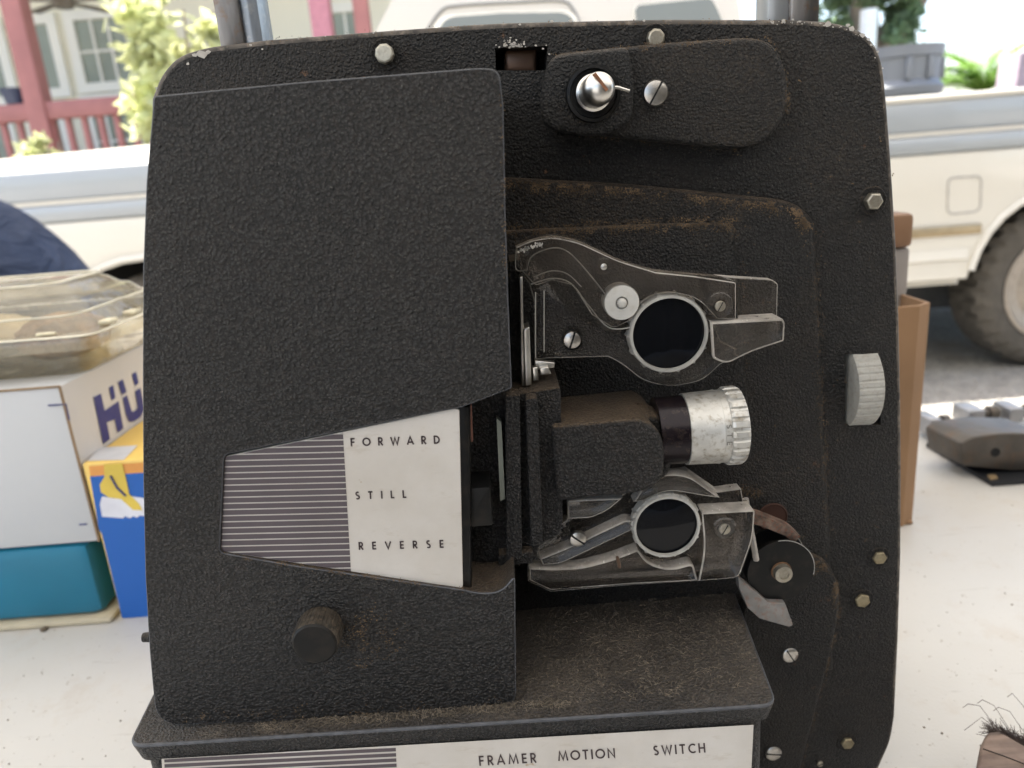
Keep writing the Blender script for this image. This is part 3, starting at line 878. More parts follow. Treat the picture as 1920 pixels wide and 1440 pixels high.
lathe('clear_boss', c, 'Y', [(s * 22, .007), (s * 22, .0003), (s * 19, -.0004), (s * 11, -.0004), (s * 10, .0006), (0, .0006)], 'acrylic_rib', lg, 36)
screw(1358, 991, 11, .2500, 60, lg, 'bolt', .0012)
prism('rusty_pin', [(1155, 1046, 3), (1161, 1046, 3), (1166, 1066, 4), (1159, 1067, 4)], .2500, .2515, simple('dark_rusty_pin', (.12, .075, .05), .5, .5), lg, .0005)
bm = bmesh.new()
add_tube(bm, [P(1398, 935, .262), P(1418, 1050, .262)], .0012, 8)
fin(bm, 'guide_rod', 'acrylic_edge', lg)

# ---- base
ZB = CH - .1838
fl = PZ(236, 1400, ZB); fr = PZ(1460, 1322, ZB); br = PZ(1374, 1098, ZB); ml = PZ(283, 1306, ZB)
YF = (fl.y + fr.y) / 2
dirl = (ml - fl).normalized()
bl = fl + dirl * ((YP - fl.y) / dirl.y)
brr = fr + (br - fr).normalized() * ((YP - fr.y) / (br - fr).normalized().y)
top = [Vector(fl), Vector(fr), Vector((brr.x, YP - .0002, ZB)), Vector((bl.x, YP - .0002, ZB))]
def rounded(ps, rs, n=6):
    return [Vector((q.x, q.y, 0)) for q in [Vector((a[0], a[1])) for a in fil([(p.x, p.y, r_) for p, r_ in zip(ps, rs)], n)]]
rt = rounded(top, (.006, .006, 0, 0))
cen = sum(top, Vector()) / 4
bm = bmesh.new()
lipd = .0075
up_ = [Vector((p.x, p.y, ZB)) for p in rt]
lo_ = [Vector((cen.x + (p.x - cen.x) * .985, YP - .0002 if p.y > YP - .001 else cen.y + (p.y - cen.y) * .965, ZB - lipd)) for p in rt]
add_prism(bm, up_, lo_, .0010, 3, 0, 1)
base = fin(bm, 'base_lid', ['paint_base', 'paint_edge'], pr)
def inset(p, k, ky): return Vector((cen.x + (p.x - cen.x) * k, YP - .0003 if p.y > YP - .001 else cen.y + (p.y - cen.y) * ky, 0))
bb = [inset(p, .962, .955) for p in rt]
bm = bmesh.new()
add_prism(bm, [Vector((p.x, p.y, ZB - lipd - .0001)) for p in bb], [Vector((p.x, p.y, T + .006)) for p in bb])
fin(bm, 'base_body', 'paint_base', pr)
for x in (-.08, .08):
    for y in (.235, .27):
        lathe('rubber_foot', Vector((x, y, T)), 'Z', [(0, 0), (.009, 0), (.008, .0063), (0, .0063)], 'black', pr, 20)
# base label lies on the slanted front of the base body
f0, f1 = inset(top[0], .962, .955), inset(top[1], .962, .955)
def PB(px, py, off):
    nrm = Vector((f1.y - f0.y, -(f1.x - f0.x), 0)).normalized()
    if nrm.y > 0: nrm = -nrm
    o_ = f0 + nrm * off
    d = ray(px, py); c0 = Vector((0, 0, CH))
    k = (o_ - c0).dot(nrm) / d.dot(nrm)
    return c0 + d * k
bm = bmesh.new()
lp = [(303, 1423), (744, 1398), (1413, 1359), (1405, 1520), (310, 1560)]
a_ = [PB(p[0], p[1], .0008) for p in lp]; b2 = [PB(p[0], p[1], .0001) for p in lp]
add_prism(bm, a_, b2)
bl_ = fin(bm, 'control_label', 'label', pr, 0)
bm = bmesh.new()
st = [(308, 1424), (742, 1400), (748, 1530), (312, 1550)]
for i in range(9):
    a = 1409.5 + i * 9.8; b_ = a + 6.6
    sl_ = -.048
    pl = clip(st, (300, a + 14), (760, a + 14 + sl_ * 460)); 
    if len(pl) < 3: continue
    pl = clip(pl, (760, b_ + 14 + sl_ * 460), (300, b_ + 14))
    if len(pl) < 3: continue
    flat(bm, [PB(p[0], p[1], .0009) for p in pl])
fin(bm, 'stripe_print', 'label_dark', bl_, 0)
_P = P
P = lambda px, py, Y: PB(px, py, .001)
word('printed_word', 'FRAMER', 899, 1436, 1006, 1430, 18.5, 0, 'letter', bl_, .17)
word('printed_word', 'MOTION', 1047, 1427, 1154, 1421, 18.5, 0, 'letter', bl_, .17)
word('printed_word', 'SWITCH', 1226, 1416.5, 1323, 1411, 18, 0, 'letter', bl_, .17)
P = _P
# dust fibres lying on the base top, lens housing and gate
bm = bmesh.new()
g = random.Random(5)
def fibre(p, L, r=.00007):
    a = g.uniform(0, 6.28); b_ = a + g.uniform(-1.2, 1.2)
    h = g.uniform(.0001, .0009)
    p1 = p + Vector((math.cos(a), math.sin(a), 0)) * L * .5 + Vector((0, 0, h))
    p2 = p1 + Vector((math.cos(b_), math.sin(b_), 0)) * L * .5 - Vector((0, 0, h * .6))
    add_tube(bm, [p, p1, p2], r, 3)
for i in range(2300):
    u, v = g.random(), g.random()
    if i % 3 == 0:      # along the foot of the cover
        q = PZ(g.uniform(370, 990), 0, ZB) if False else None
        x = g.uniform(-.10, .01); y = g.uniform(top[0].y + .002, YC)
    else:
        x = g.uniform(0, .085); y = top[0].y + .003 + (YP - top[0].y - .004) * v
        xr = fr.x + (brr.x - fr.x) * (y - fr.y) / (brr.y - fr.y) - .003
        if x > xr: continue
    fibre(Vector((x, y, ZB + .00015)), g.uniform(.0006, .0026))
tag(fin(bm, 'dust', 'fibre', pr, 0), kind='stuff')

bm = bmesh.new()
def flecks(path, Y, n, spread, side=0, size=(.00012, .0004), drop=0):
    v = [Vector(p) for p in path]
    ln = [(b_ - a).length for a, b_ in zip(v, v[1:])]
    for i in range(n):
        t = g.random() * sum(ln); k = 0
        while k < len(ln) - 1 and t > ln[k]: t -= ln[k]; k += 1
        d = (v[k + 1] - v[k]).normalized(); nn = Vector((-d.y, d.x))
        o_ = g.gauss(0, spread)
        if side: o_ = abs(o_) * side
        q_ = v[k] + d * t + nn * o_
        if nz.noise(Vector((q_.x * .035, q_.y * .035, 3.1))) + .55 * nz.noise(Vector((q_.x * .13, q_.y * .13, 1.7))) < g.uniform(-.35, .25): continue
        c_ = P(q_.x, q_.y, Y - .00025 - g.random() * .0002)
        s_ = g.uniform(*size); a_ = g.uniform(0, 3.14); u_ = Vector((math.cos(a_), g.uniform(-.3, .3), math.sin(a_))) * s_; w_ = Vector((-math.sin(a_), 0, math.cos(a_))) * s_ * g.uniform(.2, .7)
        flat(bm, [c_ - u_, c_ + w_, c_ + u_, c_ - w_])
flecks([(948, 338), (1180, 352), (1480, 384), (1522, 420)], .2815, 2600, 9, 1)
flecks([(948, 338), (1120, 346)], .2815, 700, 12, 1)
flecks([(1522, 420), (1535, 600), (1545, 860), (1552, 1000)], .2815, 900, 6)
flecks([(1440, 376), (1500, 392), (1525, 430)], .2815, 700, 11, 1)
flecks([(950, 434), (1200, 421), (1370, 417), (1388, 440)], .2785, 1900, 8, 1)
flecks([(950, 432), (1200, 419), (1390, 416)], .2815, 900, 6, -1)
flecks([(1395, 480), (1400, 700)], .2785, 160, 5)
flecks([(1034, 106), (1250, 83), (1440, 70)], .2785, 800, 3)
flecks([(1440, 70), (1474, 120), (1478, 215)], .2785, 260, 3)
flecks([(1030, 236), (1160, 262), (1400, 284)], YP, 240, 4)
flecks([(1498, 1040), (1548, 1056), (1572, 1092), (1576, 1140)], .2785, 1100, 7, 1)
flecks([(1576, 1140), (1560, 1215), (1532, 1330), (1503, 1440)], .2785, 520, 2)
flecks([(1380, 915), (1430, 925)], YP - .004, 300, 7)
flecks([(420, 1040), (640, 1074), (868, 1106)], YC, 700, 2.2)
flecks([(940, 170), (950, 560)], YC, 160, 4)
flecks([(660, 1160), (720, 1240)], YC, 700, 30)
flecks([(340, 70 + 1275), (640, 1338), (940, 1322)], YC, 500, 7)
flecks([(500, 76), (930, 46), (1480, 40)], YP, 420, 3)
for k in range(90):
    px, py = g.uniform(1400, 1680), g.uniform(120, 1400)
    flecks([(px, py), (px + g.uniform(-5, 5), py + g.uniform(-5, 5))], .2785 if py > 1030 and px < 1560 else .2815, g.randint(2, 9), 3)
tag(fin(bm, 'dust', simple('brown_dust', (.125, .085, .05), .95, var=.5, vs=200), pr, 0), kind='stuff')

# ---- reel arms above the plate (worn flat steel)
M['arm_steel'] = simple('worn_dark_steel', (.25, .24, .235), .42, .75, .55, 90, .0003, 160, dirt=.8, dcol=(.2, .12, .07), stretch=(1, 1, .2))
M['arm_blue'] = simple('bluish_steel', (.27, .30, .34), .38, .75, .4, 110, .0002, 200, dirt=.7, dcol=(.5, .5, .5), stretch=(1, 1, .15))
M['arm_light'] = simple('bare_steel', (.42, .44, .46), .4, .7, .15, 120, stretch=(1, 1, .1))
def post(name, pxa, pxb, row, Y0, Y1, z1, mat, bev=.0012):
    a, b_ = P(pxa, row, Y0), P(pxb, row, Y0)
    o = box(name, (a.x, Y0, a.z - .02), (b_.x, Y1, z1), mat, pr, bev)
    return o
post('reel_arm', 411, 458, 80, .2925, .296, CH + .20, 'arm_steel')
post('reel_arm', 450, 498, 80, .2935, .309, CH + .20, 'arm_blue', .004)
post('reel_arm', 1437, 1490, 38, .2945, .309, CH + .20, 'arm_light', .003)
post('reel_arm', 1482, 1537, 38, .2925, .296, CH + .20, 'arm_steel')

# ================================================================== THINGS ON THE TABLE, LEFT
def teal():
    b_ = simple('teal_plastic', (.012, .17, .28), .35, var=.1, vs=12)
    M['cream'] = simple('cream_plastic', (.5, .44, .32), .5)
    fr_ = PZ(214, 1160, T + .004); fl_ = PZ(0, 1172, T)
    y0 = fr_.y
    zt = P(100, 1030, y0).z
    r = empty('storage_case', (fr_.x - .15, y0 + .1, T), 'flat teal plastic case with cream rim under the white carton', 'case')
    x1 = P(190, 1155, y0).x
    bm = bmesh.new(); add_box(bm, (x1 - .30, y0 + .004, T + .005), (x1, y0 + .20, zt), 0, .008)
    fin(bm, 'case_body', b_, r)
    bm = bmesh.new(); add_box(bm, (x1 - .305, y0, T), (x1 + .006, y0 + .205, T + .0048), 0, .002)
    fin(bm, 'bottom_rim', 'cream', r)
    return x1, y0, zt
tx, ty, tz = teal()
print('teal', tx, ty, tz)
def carton():
    y0 = ty + .006
    zt = P(141, 722, y0).z
    x1 = min(P(160, 840, y0).x, PZ(228, 1160, T).x - .002)
    M['carton_white'] = simple('white_card', (.56, .57, .585), .6, var=.03, vs=6)
    M['carton_side'] = simple('greyish_card', (.55, .52, .5), .6, var=.05, vs=6)
    M['card_edge'] = simple('brown_card_edge', (.25, .17, .1), .8)
    M['ink'] = simple('blue_ink', (.02, .025, .16), .5)
    r = empty('white_carton', (x1 - .14, y0 + .11, tz), 'white carton printed HÜ on its side, standing on the teal case', 'box')
    z0 = tz + .0005
    bm = bmesh.new(); add_box(bm, (x1 - .28, y0, z0), (x1, y0 + .26, zt), 0, .0015)
    for f in bm.faces:
        f.normal_update()
        if f.normal.x > .7: f.material_index = 1
    fin(bm, 'carton_body', ['carton_white', 'carton_side'], r)
    bm = bmesh.new()
    add_box(bm, (x1 - .0008, y0 - .0006, z0), (x1 + .0006, y0 + .0008, zt))
    add_box(bm, (x1 - .28, y0 - .0006, zt - .0008), (x1, y0 + .0008, zt + .0006))
    fin(bm, 'card_edge', 'card_edge', r)
    # corner marks on the front
    for q in ([(90, 760), (124, 758), (130, 787)], [(149, 984), (163, 983)]):
        bm = bmesh.new()
        add_tube(bm, [P(a[0], a[1], y0 - .0004) for a in q], .0005, 5)
        fin(bm, 'corner_mark', 'ink', r)
    # HU with dots on the right side (plane x = x1)
    bm = bmesh.new()
    def onx(px, py): 
        v = PX(px, py, x1); v.x = x1 + .0006; return v
    shapes = [
     [(174, 745), (188, 738), (195, 770), (221, 752), (230, 803), (219, 811), (214, 786), (199, 792), (205, 823), (192, 832)],
     [(229, 746), (237, 741), (246, 772), (251, 771), (257, 765), (252, 734), (262, 727), (270, 768), (262, 782), (250, 790), (241, 791), (235, 778)],
     [(203, 727), (211, 722), (215, 746), (208, 751)],
     [(220, 717), (229, 711), (236, 735), (227, 741)],
     [(246, 702), (254, 697), (259, 718), (252, 724)]]
    for sh in shapes:
        flat(bm, [onx(*q) for q in sh])
    bmesh.ops.triangulate(bm, faces=bm.faces[:])
    fin(bm, 'printed_letters', 'ink', r, 0)
    return x1, y0, zt
cx1, cy0, czt = carton()
print('carton', cx1, cy0, czt)
def bluebox():
    q = PZ(228, 1160, T)
    x0, y0 = q.x, q.y
    zt = P(149, 870, y0).z
    depth = .17; wdt = .14
    M['yellow'] = simple('yellow_card', (.78, .53, .14), .5, var=.04, vs=8)
    M['blue'] = simple('blue_card', (.012, .11, .43), .45, var=.06, vs=8)
    M['orange'] = simple('orange_print', (.75, .33, .08), .5)
    M['yprint'] = simple('yellow_print', (.68, .5, .08), .5)
    M['wprint'] = simple('white_print', (.68, .68, .74), .5)
    r = empty('blue_yellow_box', (x0 + wdt / 2, y0 + depth / 2, T), 'blue and yellow cardboard box beside the projector, white blob printed on front', 'box')
    bm = bmesh.new(); add_box(bm, (x0, y0, T + .0003), (x0 + wdt, y0 + depth, zt), 0, .001)
    fin(bm, 'box_body', 'yellow', r)
    f = lambda pts, off: [Vector((p.x, y0 - off, p.z)) for p in [P(a, c_, y0) for a, c_ in pts]]
    x1 = 420
    def pan(name, pts, off, mat):
        bm = bmesh.new(); flat(bm, f(pts, off)); bmesh.ops.triangulate(bm, faces=bm.faces[:])
        return fin(bm, name, mat, r, 0)
    pan('blue_panel', [(169, 893), (x1, 875), (x1 + 30, 1144), (229.5, 1159), (191, 1000), (186, 993)], .0003, 'blue')
    pan('orange_band', [(167, 874), (x1, 856), (x1, 875), (170, 893)], .0003, 'orange')
    pan('yellow_print', [(196, 870), (230, 868), (238, 900), (243, 925), (262, 944), (268, 956), (250, 955), (228, 935), (205, 932), (190, 922), (188, 908), (197, 893)], .0008, 'yprint')
    pan('white_print', [(192, 930), (215, 934), (232, 928), (248, 930), (275, 934), (290, 968), (262, 966), (258, 970), (250, 967), (245, 971), (235, 967), (232, 971), (192, 968), (188, 945)], .0006, 'wprint')
    bm = bmesh.new()
    add_tube(bm, [P(207, 892, y0 - .001), P(220, 915, y0 - .001), P(236, 930, y0 - .001)], .0008, 5)
    fin(bm, 'printed_line', 'ink', r)
    # blank sticker on the lid
    bm = bmesh.new()
    flat(bm, [PZ(a, c_, zt + .0003) for a, c_ in ((163, 864), (188, 839), (258, 835), (232, 862))])
    fin(bm, 'sticker', simple('grey_sticker', (.5, .5, .52), .5), r, 0)
bluebox()

def clear_food():
    """open topped clear tub with a hinged dome lid and baked food inside"""
    M['pet_highlight'] = simple('plastic_edge_highlight', (.7, .66, .54), .25, var=.25, vs=40)
    M['pet'] = clear('clear_pet', .2, (.93, .89, .78), (.8, .75, .62), .003, 45, 1.6, 25)
    y0 = cy0 + .005
    zr = P(172, 628, y0).z; x1 = P(172, 628, y0).x
    zb = czt + .0008
    L, D = .27, .175
    r = empty('clamshell_container', (x1 - L / 2, y0 + D / 2, zb), 'clear plastic clamshell container of food on top of the white carton', 'container')
    def rr(x0_, x1_, y0_, y1_, rad, z):
        return [Vector((p.x, p.y, z)) for p in fil([(x0_, y0_, rad), (x1_, y0_, rad), (x1_, y1_, rad), (x0_, y1_, rad)], 5)]
    def loft(name, rings, cap0=True, cap1=True, mat='pet'):
        bm = bmesh.new()
        vs = [[bm.verts.new(p) for p in rg] for rg in rings]
        n = len(vs[0])
        for a, c_ in zip(vs, vs[1:]):
            for i in range(n): bm.faces.new((a[i], a[(i + 1) % n], c_[(i + 1) % n], c_[i]))
        if cap0: bm.faces.new(vs[0][::-1])
        if cap1: bm.faces.new(vs[-1])
        return fin(bm, name, mat, r, 22)
    X0 = x1 - L
    yb = y0 + D
    i1 = .026
    hd = P(100, 516, y0 + D - .06).z
    loft('tub', [rr(X0 + i1, x1 - i1, y0 + i1, yb - i1, .014, zb), rr(X0 + .022, x1 - .022, y0 + .022, yb - .022, .018, zb + .004), rr(X0 + .012, x1 - .012, y0 + .012, yb - .012, .016, zr - .005)], True, False)
    loft('rim', [rr(X0, x1, y0, yb, .014, zr - .010), rr(X0 - .001, x1 + .001, y0 - .001, yb + .001, .014, zr - .004), rr(X0, x1, y0, yb, .014, zr), rr(X0 + .012, x1 - .012, y0 + .012, yb - .012, .014, zr + .001)], False, False)
    dz = hd - zr
    loft('lid', [rr(X0 + .012, x1 - .012, y0 + .012, yb - .012, .016, zr + .0012), rr(X0 + .018, x1 - .020, y0 + .020, yb - .020, .016, zr + dz * .3), rr(X0 + .022, x1 - .025, y0 + .025, yb - .025, .018, zr + dz * .34), rr(X0 + .026, x1 - .031, y0 + .031, yb - .031, .02, zr + dz * .62), rr(X0 + .03, x1 - .036, y0 + .036, yb - .036, .02, zr + dz * .66), rr(X0 + .034, x1 - .042, y0 + .042, yb - .042, .022, hd - .004), rr(X0 + .042, x1 - .05, y0 + .05, yb - .05, .022, hd)], False, True)
    for nm_, rg in (('rim_highlight', rr(X0 - .001, x1 + .001, y0 - .001, yb + .001, .014, zr)), ('lid_highlight', rr(X0 + .022, x1 - .0235, y0 + .0235, yb - .0235, .017, zr + dz * .34)), ('lid_highlight', rr(X0 + .038, x1 - .046, y0 + .046, yb - .046, .022, hd))):
        bm = bmesh.new(); add_tube(bm, rg + rg[:1], .0008, 6)  # pale tubes standing in for highlights on the plastic edges
        fin(bm, nm_, 'pet_highlight', r)
    tabm = simple('yellowed_tab', (.62, .56, .4), .3, var=.3, vs=90)
    for k in range(4):
        bm = bmesh.new()
        yy = y0 + .03 + k * .036
        add_box(bm, (x1 - .011, yy, zr + .001), (x1 - .003, yy + .014, zr + .004), 0, .001)
        fin(bm, 'rim_tab', tabm, r)
    for k in range(4):
        bm = bmesh.new()
        xx = x1 - .04 - k * .05
        add_box(bm, (xx, y0 + .004, zr + .001), (xx + .013, y0 + .008, zr + .003), 0, .001)
        fin(bm, 'rim_tab', tabm, r)
    g_ = random.Random(4)
    fd = simple('baked_food', (.3, .19, .11), .8, var=.6, vs=60, bump=.002, bs=200)
    fd2 = simple('pale_pastry', (.6, .52, .38), .8, var=.2, vs=60)
    for k, (dx, dy, sx, lab_) in enumerate(((.045, .07, 1.1, 'brown baked piece at the right end inside the clamshell container'), (.115, .085, 1.5, 'broad pale baked piece in the middle of the clamshell container'), (.19, .075, 1.2, 'baked piece at the left end inside the clamshell container'))):
        bm = bmesh.new()
        rad = .024
        mt = Matrix.Translation((x1 - .015 - dx, y0 + dy, zb + rad * .7 + .004)) @ Matrix.Diagonal((rad * 1.2 * sx, rad * 1.5, rad * .7, 1))
        bmesh.ops.create_icosphere(bm, subdivisions=4, radius=1, matrix=mt)
        for v in bm.verts:
            v.co += Vector((g_.uniform(-1, 1), g_.uniform(-1, 1), g_.uniform(-1, 1))) * .0009
        tag(fin(bm, 'pastry', fd if k != 1 else fd2, None, 80), lab_, 'food')
clear_food()

# ================================================================== THINGS ON THE TABLE, RIGHT
def cardboard():
    q = PZ(1720, 986, T)
    x1, y0 = q.x, q.y
    zt = P(1690, 576, y0).z
    M['kraft'] = simple('kraft_card', (.25, .145, .075), .75, var=.16, vs=9, bump=.0003, bs=80)
    r = empty('cardboard_box', (x1 - .05, y0 + .05, T), 'tall open brown cardboard box standing right behind the projector', 'box')
    x1b = P(1757, 568, y0).x
    x0 = x1 - .10
    t = .0025
    D = .10
    bm = bmesh.new()
    z0 = T + .0005
    def wall(a, b_, c_, d_):   # four top view corners
        add_prism(bm, [Vector((*p, z0)) for p in (a, b_, c_, d_)], [Vector((*p, zt)) for p in (a, b_, c_, d_)])
    wall((x0, y0), (x1 - .012, y0), (x1 - .012, y0 + t), (x0, y0 + t))
    wall((x1 - .012, y0), (x1, y0 + .008), (x1 - t, y0 + .01), (x1 - .012, y0 + t))
    wall((x1, y0 + .008), (x1, y0 + D), (x1 - t, y0 + D), (x1 - t, y0 + .01))
    wall((x0, y0 + D - t), (x1 - t, y0 + D - t), (x1 - t, y0 + D), (x0, y0 + D))
    wall((x0, y0 + t), (x0 + t, y0 + t), (x0 + t, y0 + D - t), (x0, y0 + D - t))
    add_box(bm, (x0 + t, y0 + t, z0), (x1 - t, y0 + D - t, z0 + t))
    fin(bm, 'box_walls', 'kraft', r)
    # grey bar with brown cap standing in the box
    yy = y0 + .045
    a = P(1650, 500, yy); b_ = P(1706, 500, yy)
    zc0, zc1 = P(1690, 465, yy).z, P(1690, 400, yy).z
    r2 = empty('capped_bar', ((a.x + b_.x) / 2, yy + .012, z0 + t), 'grey bar with brown square cap sticking out of the cardboard box', 'bar')
    o = box('bar', (a.x, yy, z0 + t + .001), (b_.x, yy + .024, zc0), simple('grey_bar', (.26, .235, .215), .5), r2, .003)
    c0, c1 = P(1645, 432, yy - .004), P(1715, 432, yy - .004)
    box('cap', (c0.x, yy - .004, zc0 + .0003), (c1.x, yy + .03, zc1), simple('brown_cap', (.2, .11, .06), .55, var=.1, vs=30), r2, .004)
cardboard()

def tools():
    M['iron'] = simple('worn_iron', (.085, .075, .065), .42, .45, .25, 40, .0005, 120, dirt=.5, dcol=(.12, .07, .04))
    M['iron_light'] = simple('lighter_iron', (.3, .3, .31), .38, .5, .15, 40)
    M['card_black'] = simple('black_card', (.012, .013, .016), .5)
    a, b_, c_ = PZ(1736, 838, T), PZ(1860, 913, T), PZ(1990, 903, T)
    d_ = a + (c_ - b_)
    r = empty('black_tray', ((a + c_) / 2), 'thin black tray with red patch under the iron tools', 'tray')
    r.location.z = T
    bm = bmesh.new()
    ps = [a, b_, c_, d_ + Vector((.03, .04, 0))]
    add_prism(bm, [p + Vector((0, 0, .004)) for p in ps], [p + Vector((0, 0, .0004)) for p in ps])
    fin(bm, 'tray_sheet', 'card_black', r)
    bm = bmesh.new()
    flat(bm, [PZ(x, y, T + .0044) for x, y in ((1752, 828), (1768, 826), (1776, 850), (1766, 852))])
    fin(bm, 'red_patch', simple('red_print', (.6, .06, .04), .5), r, 0)
    bm = bmesh.new()
    flat(bm, [PZ(x, y, T + .0044) for x, y in ((1850, 891), (1866, 889), (1872, 897), (1858, 900))])
    fin(bm, 'brown_patch', simple('tan_print', (.25, .18, .1), .5), r, 0)
    # large hammer head: tapered block with a side hole
    base_z = T + .0046
    fl_ = PZ(1808, 884, base_z + .004); 
    y0 = fl_.y
    e = empty('hammer_head', (fl_.x + .05, y0 + .02, base_z), 'large worn iron tool head with round side hole, nearest on the tray', 'tool head')
    pts = [(1806, 878, 3), (1801, 836, 5), (1822, 824, 10), (1880, 816, 20), (1960, 818, 10), (2010, 838, 6), (2010, 880, 6), (1900, 888)]
    pf = [P(q_[0], q_[1], y0) for q_ in fil(pts)]
    bm = bmesh.new()
    ys = [(y0, 0), (y0 + .012, .0), (y0 + .05, 0)]
    add_prism(bm, [Vector((p.x, y0, p.z)) for p in pf], [Vector((p.x - .006, y0 + .045, p.z)) for p in pf], .002, 3)
    mn = min(v.co.z for v in bm.verts)
    for v in bm.verts: v.co.z += base_z - mn
    hb = fin(bm, 'head_body', 'iron', e)
    c = P(1866, 848, y0)
    lathe('painted_eye_hole', c - Vector((0, .0002, 0)), 'Y', [(.0042, 0), (.0040, -.0006), (.003, -.0002), (0, 0)], 'dark', e, 24)  # dark disc painted for the shade inside the hole
    g_ = random.Random(2)
    for (px, py, wpx, hpx, lab_) in ((1742, 822, 50, 34, 'small dark iron tool piece against the cardboard box'), (1815, 800, 70, 28, 'grey topped iron piece behind the large tool head'), (1893, 794, 60, 26, 'rightmost iron piece at the picture edge behind the large tool head')):
        q = PZ(px, py, base_z); x1 = P(px + wpx, py, q.y).x; zt = P(px, py - hpx, q.y).z
        r3 = empty('iron_piece', (q.x, q.y, base_z), lab_, 'tool piece', 'iron pieces on the black tray')
        bm = bmesh.new()
        L = x1 - q.x
        add_box(bm, (q.x, q.y, base_z), (q.x + L * .45, q.y + .03, zt), 0, .002)
        fin(bm, 'block', 'iron_light', r3)
        bm = bmesh.new()
        add_lathe(bm, Vector((q.x + L * .45, q.y + .014, base_z + (zt - base_z) * .48)), 'X', [(0, 0), ((zt - base_z) * .3, 0), ((zt - base_z) * .3, L * .25), ((zt - base_z) * .45, L * .28), ((zt - base_z) * .45, L * .5), ((zt - base_z) * .3, L * .55), (0, L * .55)], 20)
        fin(bm, 'shank', 'iron', r3)
tools()

def brush():
    wd = simple('weathered_wood', (.16, .115, .092), .75, var=.5, vs=60, bump=.0005, bs=150, dirt=.4, dcol=(.1, .06, .05), stretch=(.3, 3, 3))
    r = empty('scrub_brush', PZ(1900, 1430, T), 'old wooden scrub brush with frayed bristles at the table corner', 'brush')
    z1 = T + .03
    pts = [(1828, 1450), (1838, 1395, 8), (1850, 1371, 8), (1872, 1368, 8), (1925, 1398, 10), (2010, 1440, 10), (1990, 1600), (1800, 1600)]
    pf = [PZ(q[0], q[1], z1) for q in fil(pts)]
    bm = bmesh.new()
    add_prism(bm, pf, [Vector((p.x, p.y, T + .0003)) for p in pf], .002, 3)
    fin(bm, 'wood_block', wd, r)
    bm = bmesh.new()
    a, b_ = PZ(1843, 1404, z1 + .0001), PZ(1925, 1434, z1 + .0001)
    add_tube(bm, [a, (a + b_) / 2 + Vector((0, .0003, 0)), b_], .0003, 5)
    fin(bm, 'crack', 'dark', r)
    bm = bmesh.new()
    g_ = random.Random(8)
    for i in range(1300):
        k = i / 1300
        px = 1862 + (g_.random() ** .6) * 110
        p = PZ(px, 1374 + (px - 1862) * .5, z1 - .004)
        L = g_.uniform(.003, .008) * (1.6 if i % 20 == 0 else 1)
        an = R(g_.gauss(100, 35))
        d = Vector((math.cos(an) * .8, abs(math.sin(an)), g_.uniform(-.1, .7))).normalized()
        p1 = p + d * L * .6; p2 = p1 + (d + Vector((g_.uniform(-.8, .5), g_.uniform(-.3, .3), g_.uniform(-.7, .1)))).normalized() * L * .5
        add_tube(bm, [p, p1, p2], .00015, 3)
    for px, py in ((1815, 1320), (1842, 1312), (1872, 1326), (1898, 1300), (1818, 1362)):
        p = PZ(px + 62, 1376 + (px - 1815) * .3, z1); e = PZ(px, py, z1 + .004)
        mid = (p + e) / 2 + Vector((.0, .004, .004))
        add_tube(bm, [p, mid, e, e + Vector((-.003, -.001, -.001))], .00016, 4)
    tag(fin(bm, 'bristles', simple('dark_bristle', (.075, .055, .048), .6), r, 0), kind='stuff')
brush()

